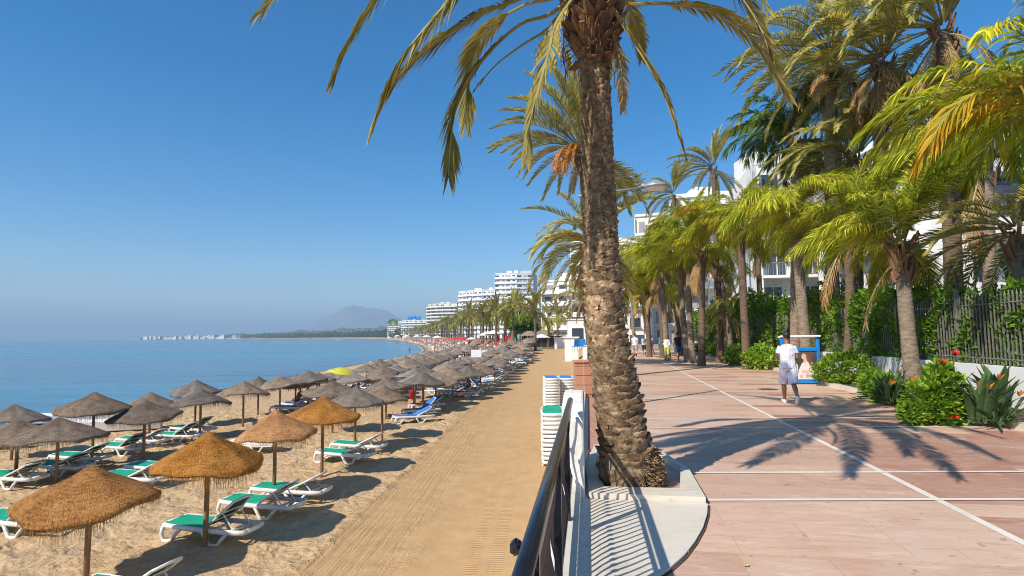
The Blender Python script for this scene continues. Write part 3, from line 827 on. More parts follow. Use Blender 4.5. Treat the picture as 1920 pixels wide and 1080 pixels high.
def palm(kind, label, base, top, r0, r1, sets, n, scale=1.0, trunk='trunk_grey', bend=.15, seed=1, boots=0, dead=0, group=None, elmin=-90, elmax=90, ring=.11, fruit=None, extra=None, sparse=None):
    """a palm tree: trunk, fronds (each its own part), old leaf bases"""
    rg = random.Random(seed)
    base, top = V(base), V(top)
    root = empty(kind, label, 'palm tree', base, 0, group)
    d = top - base
    sd = V((rg.uniform(-1, 1), rg.uniform(-1, 1), 0)) * bend
    link('trunk', trunk_mesh([V((0, 0, -.1)), d * .35 + sd, d * .7 + sd * .8, d], [r0, (r0 + r1) * .48, r1, r1 * .95], M[trunk], ring, seed=seed), root)
    if boots:
        mb = MB()
        for i in range(boots):
            a = i * 2.4; h = rg.random(); rr = r1 * 1.05
            bp = d + V((math.cos(a) * rr, math.sin(a) * rr, -.75 + h * .95))
            o = V((math.cos(a), math.sin(a), 0)); e = bp + o * (.10 + .16 * h) + V((0, 0, .26 + .1 * h))
            mb.tube([bp - V((0, 0, .15)), (bp + e) / 2 + o * .03, e], [.075, .06, .03], 5, 0, True, .5)
        mb.build('leaf_base', M['boot'], root)
    if not isinstance(sets[0], (list, tuple)): sets = [(s, 1) for s in sets]
    pool = [s for s, wt in sets for _ in range(wt)]
    for i in range(n):
        fs = FS[pool[i % len(pool)]]
        fs = [f for f in fs if elmin <= f[0] <= elmax] or fs
        e, me = fs[int((i * .618 * len(fs) + rg.random()) % len(fs))]
        a = i * 2.39996 + rg.uniform(-.3, .3)
        o = link('frond', me, root, d + V((math.cos(a), math.sin(a), 0)) * r1 * .6 + V((0, 0, .1 + .004 * e)))
        o.rotation_euler = (rg.uniform(-.25, .25), rg.uniform(-.1, .1), a)
        s = scale * rg.uniform(.86, 1.1); o.scale = (s, s, s)
    for i in range(dead):
        e, me = FS['dead'][i % 3]
        a = rg.uniform(0, 6.28)
        o = link('dead_frond', me, root, d + V((math.cos(a), math.sin(a), 0)) * r1 * .9 - V((0, 0, .2)))
        o.rotation_euler = (0, 0, a); s = scale * rg.uniform(.7, 1.1); o.scale = (s, s, s)
    if fruit:
        for j, a in enumerate(fruit):
            mb = MB(); rg2 = random.Random(j)
            for q in range(16):
                aa = a + rg2.uniform(-.45, .45); L = rg2.uniform(.8, 1.5)
                pts = [d + V((0, 0, .1)), d + V((math.cos(aa) * .45 * L, math.sin(aa) * .45 * L, .35)), d + V((math.cos(aa) * .75 * L, math.sin(aa) * .75 * L, -.05)), d + V((math.cos(aa) * .85 * L, math.sin(aa) * .85 * L, -.25 - .5 * rg2.random()))]
                cp_ = catmull(pts, 9); mb.tube(cp_, .012, 4)
                for k in range(16):
                    p = cp_[5 + k % 5] + V((rg2.uniform(-.07, .07), rg2.uniform(-.07, .07), rg2.uniform(-.1, .06)))
                    mb.ell(p, (.028, .028, .04), 5)
            mb.build('fruit_cluster', M['fruit'], root)
    return root

# ------------------------------------------------------------------ the big date palm in its planter
PB = V((1.345, 6.55, PZ - .06))
def MP(px, py, Y=6.5): return AT(px, py, Y)
mp = empty('date_palm', 'tall date palm with scaly trunk growing from the white planter in the foreground', 'palm tree', PB)
CL = [(1178, 900, .345), (1175, 872, .335), (1170, 835, .29), (1166, 800, .272), (1157, 740, .262), (1149, 680, .25), (1140, 640, .232), (1133, 600, .215), (1129, 540, .218), (1127, 480, .217), (1124, 400, .204), (1120, 300, .183), (1119, 200, .174), (1116, 140, .178), (1112, 100, .20), (1108, 40, .24), (1106, -40, .24), (1106, -90, .2)]
P = [(MP(a, b), r) for a, b, r in CL]
P[0] = (V((P[0][0].x, 6.5, PZ - .08)), P[0][1])
cum = [0]
for a, b in zip(P, P[1:]): cum.append(cum[-1] + (b[0] - a[0]).length)
LT = cum[-1]
nu, nv = 84, 430
mb = MB(); rings = []; rc = []
tx = np.linspace(0, LT, nv)
cx = [np.interp(tx, cum, [p[0][k] for p in P]) for k in range(3)]; cr = np.interp(tx, cum, [p[1] for p in P])
for k in range(3):
    kk = np.ones(25) / 25; pad = np.pad(cx[k], 12, mode='edge'); cx[k] = np.convolve(pad, kk, 'valid')
for i in range(nv):
    h = tx[i]; rg_ = []
    top = sstep(2.2, 3.4, h); root_ = 1 - sstep(.12, .42, h)
    rh = .125 * (1 - top) + .062 * top; A = (.060 * (1 - top) + .030 * top) * (1 - root_ * .8)
    if 1.75 < h < 2.45: rh = .19; A = .06
    for j in range(nu):
        a = 2 * math.pi * j / nu
        n1 = noise.noise(V((math.cos(a) * 1.3, math.sin(a) * 1.3, h * 2.2)))
        n2 = noise.noise(V((math.cos(a) * 5, math.sin(a) * 5, h * 11 + 7)))
        nA = 5.0 if top < .5 else 9.0
        tw = h * (.55 if top < .5 else .25)
        d = -1; tone = 1; hs = 0
        for kk_ in (0, 1):
            ca = (a / (2 * math.pi) + tw / 6.28) * nA + .5 * kk_
            ci = math.floor(ca); uu = ca - ci - .5
            jit = .35 * noise.noise(V((ci * 4.7, kk_ * 9.1, 3.3))) * (1 - .6 * top)
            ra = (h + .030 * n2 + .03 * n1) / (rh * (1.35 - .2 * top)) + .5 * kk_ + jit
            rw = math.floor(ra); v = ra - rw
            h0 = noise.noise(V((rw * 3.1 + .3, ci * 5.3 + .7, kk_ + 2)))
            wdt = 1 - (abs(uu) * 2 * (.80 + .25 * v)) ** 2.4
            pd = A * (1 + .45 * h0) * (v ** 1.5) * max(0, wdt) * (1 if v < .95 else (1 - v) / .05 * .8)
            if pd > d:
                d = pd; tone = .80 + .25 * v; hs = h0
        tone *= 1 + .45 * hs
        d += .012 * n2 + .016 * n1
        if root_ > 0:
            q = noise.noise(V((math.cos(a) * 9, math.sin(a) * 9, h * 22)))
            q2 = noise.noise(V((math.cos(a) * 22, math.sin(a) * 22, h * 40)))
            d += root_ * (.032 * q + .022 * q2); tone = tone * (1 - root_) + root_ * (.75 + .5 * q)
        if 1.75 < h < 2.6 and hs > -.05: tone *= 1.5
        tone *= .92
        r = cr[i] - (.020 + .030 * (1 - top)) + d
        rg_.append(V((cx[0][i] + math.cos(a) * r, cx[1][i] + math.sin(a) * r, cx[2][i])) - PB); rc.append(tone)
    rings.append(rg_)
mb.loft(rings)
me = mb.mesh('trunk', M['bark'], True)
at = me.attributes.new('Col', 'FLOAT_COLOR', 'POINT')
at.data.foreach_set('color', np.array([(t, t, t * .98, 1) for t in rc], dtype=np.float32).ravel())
link('trunk', me, mp)
mb = MB(); rg = random.Random(15)
for i in range(2600):
    a = rg.uniform(0, 6.28); h = rg.random() ** 1.3 * .50; r = np.interp(h, [0, .15, .45], [.35, .335, .285])
    o = V((math.cos(a), math.sin(a), 0)); p = V((0, 0, -.03 + h)) + o * r; p.x += (.0 - .02 * h)
    k = rg.uniform(.6, 1.5); e = p + o * rg.uniform(.015, .05) + V((rg.uniform(-.03, .03), rg.uniform(-.03, .03), rg.uniform(-.05, .03)))
    mb.tube([p - o * .03, e], [.009, .003], 4, 0, True, col=(k, k * .93, k * .82))
ROOTM = mb
SC = MB(); rg = random.Random(25)
def axis(h): return V((np.interp(h, tx, cx[0]), np.interp(h, tx, cx[1]), np.interp(h, tx, cx[2]))) - PB, float(np.interp(h, tx, cr))
h = .42; i = 0
while h < 4.3:      # ragged old leaf-base lips that clad the trunk, large below and finer above
    c, r = axis(h); a0 = i * 2.39996 + rg.uniform(-.15, .15)
    t = min(1, max(0, (h - 1.9) / 1.5)); pale = 1.7 < h < 2.7 and rg.random() < .45
    half = (.52 - .20 * t) * rg.uniform(.75, 1.25); ht = (.105 - .062 * t) * rg.uniform(.8, 1.3); outw = (.050 - .030 * t) * rg.uniform(.4, 1.35)
    tilt = rg.uniform(-.16, .16); k = rg.uniform(.62, 1.2) * (1.75 if pale else 1.0); kc = (k, k * (.97 if not pale else .99), k * (.92 if not pale else .98))
    m_ = 7; rows = [[], [], [], []]
    for j in range(m_):
        u = j / (m_ - 1) * 2 - 1; a = a0 + u * half; o = V((math.cos(a), math.sin(a), 0))
        ed = 1 - abs(u) ** 2.5; zz = tilt * u * .12
        jag = rg.uniform(-.016, .018) * (1 - .5 * t)
        rows[0].append(c + o * (r - .030) + V((0, 0, zz - ht * .55 * ed)))
        rows[1].append(c + o * (r - .018 + outw * .35 * ed) + V((0, 0, zz)))
        rows[2].append(c + o * (r - .022 + outw * ed + rg.uniform(-.006, .008)) + V((0, 0, zz + ht * .55 * (.35 + .65 * ed) + jag)))
        rows[3].append(c + o * (r - .045) + V((0, 0, zz + ht * .50 * (.35 + .65 * ed) + jag)))
    vs = [p for q in rows for p in q]
    fs = [(q * m_ + j, q * m_ + j + 1, (q + 1) * m_ + j + 1, (q + 1) * m_ + j) for q in range(3) for j in range(m_ - 1)]
    SC.add(vs, fs, 0, kc)
    h += .0135 - .0055 * t; i += 1
CR = MP(1106, -30) - PB
# old leaf bases (the swollen boot below the crown)
mb = MB(); rg = random.Random(5)
for i in range(150):
    py = 112 - 150 * (i / 150.0) - rg.uniform(0, 8)
    c = MP(np.interp(py, [-60, 100], [1106, 1113]), py) - PB
    a = i * 2.39996 + rg.uniform(-.2, .2); o = V((math.cos(a), math.sin(a), 0)); sdv = V((-o.y, o.x, 0))
    t = i / 150
    r = np.interp(py, [-60, 0, 60, 95, 115], [.20, .27, .27, .22, .16])
    b0 = c + o * (r * .55) - V((0, 0, .10)); out = .16 + .05 * rg.random()
    lift = .10 + .10 * rg.random()
    if i < 22 and rg.random() < .6: lift = -.06 - .1 * rg.random(); out *= 1.1
    b1 = c + o * (r + .02) + V((0, 0, lift * .4)); b2 = c + o * (r + out * .62) + V((0, 0, lift)) + sdv * rg.uniform(-.05, .05)
    k = rg.uniform(.55, 1.35)
    mb.tube([b0, b1, b2], [.075, .072, .03 * rg.uniform(.5, 1.4)], 6, 0, True, .42, ref=(o.x * .2, o.y * .2, 1), col=(k, k * .93, k * .85))
for i in range(46):      # torn fibres
    a = rg.uniform(0, 6.28); o = V((math.cos(a), math.sin(a), 0)); py = rg.uniform(40, 115)
    c = MP(1110, py) - PB; p = c + o * .26
    mb.tube([p, p + o * .08 + V((0, 0, -.06)), p + o * .07 + V((rg.uniform(-.05, .05), 0, -.18 - .2 * rg.random()))], [.008, .006, .002], 4, col=(1.2, 1.0, .75))
def bootmat():
    m, nt, b = newmat('old_leaf_base')
    a = nt.nodes.new('ShaderNodeAttribute'); a.attribute_name = 'Col'
    f = noise_tex(nt, objco(nt, (1, 1, .35)), 26, 5)
    c = mix(nt, 1, ramp(nt, f, [(.3, (.09, .05, .03)), (.7, (.26, .155, .09))]), a.outputs['Color'], 'MULTIPLY')
    nt.links.new(c, b.inputs['Base Color']); b.inputs['Roughness'].default_value = .85; bump(nt, b, f, .6, .015)
    return m
M['oldbase'] = bootmat()
mb.build('leaf_base', M['oldbase'], mp)
ROOTM.build('root_mass', M['bark'], mp)
SC.build('leaf_scar', M['bark'], mp, False)
B0 = (1106, -45)
def mfrond(pts, Ys, name='frond', nleaf=70, leaf=.40, seed=0, droop=.35, vang=18, start=.22, r0=.024, mats=None, width=.03, **kw):
    pts = [B0] + pts; Ys = [6.45] + Ys
    q = [MP(a, b, y) - PB for (a, b), y in zip(pts, Ys)]
    mb = MB()
    frond(mb, catmull(q, 22), nleaf, leaf, width, start, vang, droop, r0, random.Random(seed), **kw)
    mb.build(name, mats or [M['rachis'], M['leaf_main']], mp)
mfrond([(1040, 22), (980, 43), (925, 90), (873, 157), (850, 225), (841, 330)], [6.35, 6.25, 6.15, 6.05, 6.0, 6.0], seed=1, start=.42, nleaf=84, a0=40, a1=16)
mfrond([(1040, -5), (985, 8), (935, 38), (897, 82), (878, 145), (872, 228)], [6.6, 6.7, 6.85, 7.0, 7.05, 7.1], seed=2, start=.4, nleaf=70, a0=40, a1=18)
mfrond([(1055, -28), (985, -5), (900, 28), (823, 77), (765, 125), (725, 180), (700, 238)], [6.2, 6.0, 5.8, 5.65, 5.55, 5.5, 5.45], seed=3, start=.36, nleaf=95, a0=46, a1=18)
mfrond([(1040, -120), (950, -110), (870, -30), (805, 45), (760, 100), (722, 168)], [6.1, 5.7, 5.4, 5.2, 5.1, 5.05], seed=4, start=.3, nleaf=95, leaf=.44, a0=48, a1=20, droop=.6)
mfrond([(1030, -160), (900, -190), (780, -90), (700, 8), (650, 88), (623, 154)], [6.3, 6.0, 5.8, 5.75, 5.7, 5.7], seed=5, start=.3, nleaf=90, leaf=.36, a0=42, a1=16)
mfrond([(1000, -210), (830, -290), (660, -190), (560, -60), (488, 24)], [6.1, 5.6, 5.2, 5.0, 4.9], seed=6, start=.3, nleaf=90, leaf=.38)
mfrond([(1037, 45), (980, 84), (930, 122), (890, 168)], [6.3, 6.2, 6.15, 6.1], name='bare_stalk', seed=7, start=.85, nleaf=8, leaf=.12, r0=.018)
mfrond([(1045, 40), (1030, 95), (1012, 160), (995, 225), (986, 295)], [6.0, 5.75, 5.65, 5.6, 5.6], seed=8, start=.25, nleaf=62, leaf=.30, a0=40, a1=18)
mfrond([(1165, 40), (1205, 104), (1239, 163), (1262, 222), (1284, 290)], [6.2, 6.1, 6.0, 5.95, 5.9], seed=9, start=.3, nleaf=66, leaf=.30, a0=42, a1=18)
mfrond([(1150, 70), (1163, 120), (1167, 160), (1168, 206)], [6.3, 6.2, 6.2, 6.2], name='dead_frond', seed=10, start=.35, nleaf=36, leaf=.16, mats=[M['rachis'], M['leaf_dead']])
mfrond([(1166, 4), (1240, 6), (1311, 14), (1360, 34), (1418, 78), (1480, 180)], [6.4, 6.4, 6.4, 6.4, 6.4, 6.4], seed=11, start=.36, nleaf=80, leaf=.34, a0=44, a1=18)
mfrond([(1160, -20), (1182, 20), (1196, 60), (1203, 110)], [6.7, 7.0, 7.2, 7.3], seed=12, start=.3, nleaf=40, leaf=.22)
mfrond([(1180, -120), (1300, -110), (1380, -20), (1425, 50), (1448, 112)], [6.0, 5.7, 5.6, 5.55, 5.5], seed=13, start=.3, nleaf=80, leaf=.36)
mfrond([(1150, -150), (1230, -200), (1330, -160), (1400, -60), (1440, 20)], [7.2, 8.2, 9.0, 9.4, 9.6], seed=14, nleaf=70)
def wfrond(tip, lift, seed, nleaf=80, leaf=.42, swing=0.0):
    c0 = MP(1106, -50, 6.45) ; tip = V(tip); m1 = c0.lerp(tip, .38) + V((swing, 0, lift)); m2 = c0.lerp(tip, .75) + V((swing * .6, 0, lift * .72))
    mb = MB(); frond(mb, catmull([q - PB for q in (c0, m1, m2, tip)], 20), nleaf, leaf, .034, .22, 20, .3, .026, random.Random(seed))
    mb.build('frond', [M['rachis'], M['leaf_main']], mp)
for i, (tx_, ty_, tz_, lf_) in enumerate([(.45, 3.5, 6.75, .9), (1.6, 3.3, 6.75, 1.0), (2.7, 4.1, 7.0, 1.0), (3.6, 5.2, 7.5, .9), (-.6, 4.0, 6.9, .9), (-1.6, 5.0, 7.5, .8), (1.2, 3.9, 7.6, 1.2), (3.4, 6.9, 8.6, .9), (2.2, 9.4, 10.2, .9), (-.2, 9.6, 10.2, .9)]):
    wfrond((tx_, ty_, tz_), lf_, 60 + i)
# the rest of the crown, above the frame (it throws the star of shadows on the paving)
MT = []
for i, (e0, e1) in enumerate([(84, 62), (72, 40), (62, 25), (52, 12)]):
    m_ = MB(); frond(m_, arc_path(3.1, e0, e1, 12), 64, .40, .032, .2, 26, .15, .026, random.Random(40 + i)); MT.append(m_.mesh('frond', [M['rachis'], M['leaf_main']]))
for i in range(12):
    o = link('frond', MT[i % 4], mp, CR + V((0, 0, .25))); o.rotation_euler = (0, 0, i * 2.39996)

# ------------------------------------------------------------------ the other promenade palms
LM = 'palms along the promenade'
def PX(px, pybase, Y, z=PZ): # foot of a tree on level z at depth Y
    return V((AT(px, 600, Y).x, Y, z))
t = AT(1092, 292, 22); palm('date_palm', 'upright date palm with orange fruit clusters behind the big trunk', (3.38, 22, PZ), t, .22, .17, ['date'], 52, 1.0, 'trunk_dark', .03, 21, boots=26, fruit=[math.pi * .95, math.pi * 1.2, -.15], elmin=-10, elmax=90, group=LM)
t = AT(1118, 466, 30); palm('date_palm', 'drooping date palm with a dry brown skirt, below the fruiting palm', (4.7, 30, PZ), t, .22, .19, [('datedroop', 3), ('date', 1)], 64, 1.2, 'trunk_dark', .03, 22, boots=24, dead=16, fruit=[math.pi * 1.25], group=LM)
t = AT(1095, 560, 46); palm('date_palm', 'smaller date palm standing behind the drooping palm with dry skirt', (6.1, 46, PZ), t, .2, .18, ['datedroop'], 30, .8, 'trunk_dark', .1, 23, dead=8, group=LM)
# right-hand side
t = AT(1690, 475, 15); palm('queen_palm', 'short feathery palm with shaggy leaf bases in front of the grey fence', PX(1706, 0, 15), t, .21, .17, ['queen'], 38, 1.0, 'trunk_grey', .05, 31, boots=34, dead=1, group=LM)
t = AT(1490, 400, 22); palm('queen_palm', 'slim grey-trunked palm rising behind the blue sign stand', PX(1512, 0, 22), t, .23, .18, ['queen'], 36, 1.1, 'trunk_grey', .05, 32, boots=26, group=LM, elmax=60)
t = AT(1492, 270, 23.5); palm('queen_palm', 'dark green plumed palm above the blue sign stand', PX(1486, 0, 24), t, .22, .18, ['qdark'], 40, 1.1, 'trunk_grey', .1, 33, boots=20, group=LM)
t = AT(1388, 440, 27); palm('queen_palm', 'dark-trunked palm with yellowing fronds left of the blue sign stand', PX(1397, 0, 27), t, .21, .17, [('queen', 4), ('yellow', 1)], 40, 1.0, 'trunk_dark', .08, 34, boots=20, group=LM)
t = AT(1655, 120, 20); palm('date_palm', 'tall pale date palm with long hanging fronds behind the fence', PX(1640, 0, 20.5, PZ), t, .26, .24, [('datedroop', 3), ('date', 1)], 50, 1.1, 'trunk_dark', .1, 35, boots=24, dead=12, group=LM)
t = AT(1560, 110, 21.5); palm('date_palm', 'tall leaning date palm with a wide crown against the blue sky', PX(1568, 0, 22.5), t, .25, .22, [('datedroop', 2), ('date', 2)], 48, 1.12, 'trunk_grey', .2, 36, boots=20, dead=10, group=LM)
t = AT(1770, 60, 18); palm('date_palm', 'tall dark date palm at the top right behind the fence', PX(1782, 0, 18), t, .27, .25, [('datedroop', 2), ('date', 1)], 48, 1.1, 'trunk_dark', .05, 37, boots=20, dead=6, group=LM)
t = AT(2010, 205, 10.6); palm('queen_palm', 'broad-leaved palm with yellowing fronds reaching in from the right edge', (11.2, 11.3, PZ), t, .22, .2, [('broad', 4), ('yellow', 1)], 28, .95, 'trunk_grey', .05, 38, boots=14, group=LM, elmin=5)
t = AT(1905, 440, 13.8); palm('queen_palm', 'low grey-green palm behind the fence at the right edge', PX(1925, 0, 14.2), t, .18, .15, ['date'], 34, .8, 'trunk_grey', .05, 39, boots=14, group=LM, elmax=60)
t = AT(1780, 330, 19.5); palm('queen_palm', 'dark-trunked feathery palm between the short palm and the right edge', PX(1790, 0, 19.5), t, .24, .2, ['queen'], 36, 1.0, 'trunk_dark', .05, 40, boots=14, group=LM)
t = AT(1338, 318, 46); palm('date_palm', 'tall date palm standing out against the sky above the street lamp', PX(1345, 0, 46), t, .25, .2, ['date'], 40, .95, 'trunk_dark', .1, 41, boots=16, group=LM)
t = AT(1263, 366, 52); palm('date_palm', 'slim date palm in front of the pale hotel, right of the lamp', PX(1268, 0, 52), t, .25, .2, [('date', 2), ('datedroop', 1)], 40, .95, 'trunk_dark', .1, 42, dead=6, group=LM)
spec = [
 (1316, 478, 1312, 30, 'queen', 1.0, 'bright green palm with a rusty hanging leaf over the bed', .2, 3),
 (1275, 500, 1287, 34, 'queen', 1.0, 'bright green palm behind the palm with the rusty leaf', .2, 2),
 (1343, 505, 1345, 33, 'queen', .85, 'green palm with a shaggy brown trunk over the low bushes', .2, 4),
 (1363, 590, 1370, 31, 'datedroop', .42, 'stubby palm with a brown skirt by the picket fence', .22, 8),
 (1232, 540, 1240, 40, 'queen', .95, 'yellow-green palm above the man in the blue shirt', .2, 4),
 (1205, 560, 1222, 46, 'yellow', .62, 'yellow palm nearest the orange kiosk', .18, 4),
 (1262, 560, 1275, 44, 'queen', .85, 'palm between the yellow palms far along the bed', .18, 4),
 (1185, 520, 1190, 56, 'datedroop', .9, 'grey-green palm far down the promenade', .2, 5),
 (1420, 470, 1425, 36, 'queen', .9, 'palm hidden behind the dark-trunked palm and the fence', .2, 2),
]
spec += [
 (1292, 452, 1296, 33, 'queen', 1.0, 'bright crown standing in front of the cream hotel, right of the lamp', .2, 2),
 (1212, 478, 1216, 42, 'datedroop', .95, 'grey-green crown seen just right of the big trunk below the lamp', .2, 5),
 (1238, 492, 1250, 37, 'queen', 1.05, 'yellow-green palm in front of the cream hotel', .2, 3),
 (1588, 450, 1578, 20.5, 'queen', 1.0, 'feathery palm just right of the slim grey-trunked one', .19, 2),
 (1850, 300, 1846, 17, 'queen', 1.15, 'feathery palm before the balconies at the right edge', .2, 2),
 (1610, 300, 1604, 22, 'datedroop', .95, 'grey-green palm between the two tall date palms', .22, 6),
]
for i, (cx_, cyy, bx, Y, st, sc, lab, r, dd) in enumerate(spec):
    palm('queen_palm' if st != 'datedroop' else 'date_palm', lab, PX(bx, 0, Y), AT(cx_, cyy, Y), r, r * .8, [st], 30 if st != 'datedroop' else 44, sc * 1.08, 'trunk_grey' if i % 2 else 'trunk_dark', .12, 50 + i, boots=14, dead=dd, group=LM)

# ------------------------------------------------------------------ the long beach-side row of palms
def far_palm_meshes():
    out = []
    for k in range(4):
        mb = MB(); rg = random.Random(90 + k)
        for i in range(34):
            e0, e1 = DATE_ELS[int((i * .618 * 10) % 10)]
            e1 -= 12
            a = i * 2.39996 + rg.uniform(-.3, .3)
            Mz = Matrix.Rotation(a, 3, 'Z')
            pth = [Mz @ p for p in arc_path(3.7 * rg.uniform(.85, 1.08), e0, e1, 7, rg.uniform(-.1, .1))]
            frond(mb, pth, 20, .55, .10, .12, 26, .25, .05, rg)
        out.append(mb.mesh('crown', [M['rachis'], M['far_leaf']]))
    tr = MB(); tr.lathe([(.34, -.3), (.26, .3), (.22, 2), (.21, 4.6), (.30, 5.2), (.26, 5.7)], 9)
    return out, tr.mesh('trunk', M['trunk_dark'], True)
FCROWN, FTRUNK = far_palm_meshes()
def far_palm(x, y, h, s, label, group, k):
    z = ground(x, y) if y > 63 else PZ
    r = empty('date_palm', label, 'palm tree', (x, y, z), 0, group)
    tr = link('trunk', FTRUNK, r); tr.scale = (1, 1, h / 5.6)
    c = link('crown', FCROWN[k % 4], r, (0, 0, h)); c.rotation_euler = (0, 0, k * 1.7); c.scale = (s, s, s)
FG = 'date palms lining the far beach'
specs = [(1003, 585, 92, 1.3), (962, 580, 106, 1.25), (985, 592, 118, 1.15), (930, 584, 122, 1.2), (905, 586, 140, 1.2), (948, 588, 136, 1.2), (1028, 594, 104, 1.0), (880, 590, 152, 1.2), (917, 592, 150, 1.2), (975, 584, 132, 1.25), (1045, 590, 116, 1.1)]
for k, (px, py, Y, s) in enumerate(specs):
    p = AT(px, py, Y); g = ground(p.x, p.y)
    far_palm(p.x, p.y, max(3.5, p.z - g), s, ('large bushy date palm nearest on the far beach, left of the white kiosk' if k == 0 else 'date palm in the far beach clump, %s from the right' % ordw(k + 1)), FG, k)
k = 11; pr = random.Random(11)
for row in range(3):
    y = 158.0 + row * 4; n_ = 1
    while y < 880:
        x = float(lerp_tab(PROM, y)) + 2.5 + row * 6.5 + pr.uniform(-1.5, 1.5)
        far_palm(x, y, pr.uniform(7.0, 9.6) + row * 1.4, pr.uniform(1.1, 1.4), 'date palm, %s from the near end of the %s row along the far beach' % (ordw(n_), ('front', 'middle', 'back')[row]), FG, k)
        k += 1; n_ += 1; y += 8.5 + row * 2 + (y - 158) * .016
# ================================================================== PARASOLS
def canopy_mesh(name, r, rise, mat, seed, hair=1500, n=44, under=True):
    mb = MB(); rg = random.Random(seed)
    ph = [rg.uniform(0, 6.28) for _ in range(4)]
    def rim(a): return .06 * math.sin(a + ph[0]) + .055 * math.sin(2 * a + ph[1]) + .025 * math.sin(3 * a + ph[3]) + .018 * math.sin(7 * a + ph[2])
    prof = [(0.015, 0.0), (.06, -.025), (.13, -.12), (.26, -.27), (.42, -.42), (.6, -.58), (.78, -.75), (.92, -.90), (1.0, -1.0), (.985, -1.07), (.9, -1.0), (.6, -.70), (.2, -.36), (.04, -.25)]
    rings = []
    for q, (a, z) in enumerate(prof):
        row = []
        for k in range(n):
            t = 2 * math.pi * k / n
            nn = noise.noise(V((math.cos(t) * 2.2 + seed, math.sin(t) * 2.2, a * 3))) * .035 * a
            rr = r * a * (1 + .02 * math.sin(7 * t + ph[3]))
            row.append(V((rr * math.cos(t), rr * math.sin(t), rise * z + rim(t) * a * a + nn)))
        rings.append(row)
    mb.loft(rings)
    for i in range(hair):      # loose straws standing off the thatch
        a = rg.random() ** .6; t = rg.uniform(0, 6.28)
        z = np.interp(a, [p[0] for p in prof[:9]], [p[1] for p in prof[:9]])
        c = V((r * a * math.cos(t), r * a * math.sin(t), rise * z + rim(t) * a * a))
        o = V((math.cos(t), math.sin(t), 0)); sd = V((-o.y, o.x, 0))
        L = rg.uniform(.04, .12); e = c + o * L * .8 + V((0, 0, rg.uniform(-.05, .02))) + sd * rg.uniform(-.05, .05)
        mb.add([c - sd * .004, c + sd * .004, e], [(0, 1, 2)])
    me = mb.mesh(name, mat, False)
    sm = [len(p.vertices) == 4 for p in me.polygons]; me.polygons.foreach_set('use_smooth', sm)
    fr = MB()
    nf = 620 if hair > 400 else 110
    for i in range(nf):
        t = 2 * math.pi * (i + rg.random()) / nf; o = V((math.cos(t), math.sin(t), 0)); sd = V((-o.y, o.x, 0))
        c = o * r * rg.uniform(.95, .995) + V((0, 0, -rise * 1.02 + rim(t)))
        L = rg.uniform(.10, .30) * (1 + .5 * math.sin(3 * t + ph[1])); wd = .005 if hair > 400 else .016
        e = c + V((0, 0, -L)) + o * rg.uniform(-.04, .04) + sd * rg.uniform(-.05, .05)
        fr.add([c - sd * wd, c + sd * wd, e], [(0, 1, 2)])
    ribs = MB()
    for k in range(8):
        t = 2 * math.pi * k / 8 + .2; o = V((math.cos(t), math.sin(t), 0))
        ribs.tube([V((0, 0, -rise * .55)) + o * .04, o * r * .93 + V((0, 0, -rise * .98 + rim(t) - .02))], .014, 5)
    return me, fr.mesh('fringe', mat), ribs.mesh('rib_frame', M['pole'])
def pole_mesh(h, r=.048):
    mb = MB(); rg = random.Random(int(h * 100))
    mb.tube([V((0, 0, -.4)), V((.01, 0, h * .4)), V((-.008, .008, h * .75)), V((0, 0, h - .1))], [r * 1.1, r, r * .95, r * .8], 9)
    return mb.mesh('pole', M['pole'], True)
PM = {
 'o1': (canopy_mesh('canopy', 1.14, .62, M['straw_orange'], 1, 2600), 2.28), 'o2': (canopy_mesh('canopy', 1.12, .64, M['straw_orange'], 2, 2600), 2.28),
 'b1': (canopy_mesh('canopy', 1.34, .56, M['straw_brown'], 3, 1800), 2.06), 'b2': (canopy_mesh('canopy', 1.3, .60, M['straw_brown'], 4, 1800), 2.06), 'b3': (canopy_mesh('canopy', 1.24, .62, M['straw_grey'], 5, 1800), 2.1),
 'f1': (canopy_mesh('canopy', 1.22, .62, M['straw_brown'], 6, 160, 26), 2.12), 'f2': (canopy_mesh('canopy', 1.2, .58, M['straw_grey'], 7, 160, 26), 2.1), 'f3': (canopy_mesh('canopy', 1.26, .64, M['straw_brown'], 8, 160, 26), 2.15),
}
PP = {k: pole_mesh(v[1]) for k, v in PM.items()}
def parasol(kind, x, y, label, group='straw beach parasols', sc=1.0, hz=1.0, rz=0, tilt=(0, 0)):
    z = ground(x, y)
    (cm, fm_, rm), h = PM[kind]
    r = empty('straw_parasol', label, 'beach parasol', (x, y, z), 0, group)
    h2 = h * hz
    p = link('pole', PP[kind], r); p.scale = (1, 1, hz)
    c = link('canopy', cm, r, (0, 0, h2), rz); c.scale = (sc, sc, 1); c.rotation_euler = (tilt[0], tilt[1], rz)
    f = link('fringe', fm_, c)
    if kind[0] != 'f': link('rib_frame', rm, c)
    return r
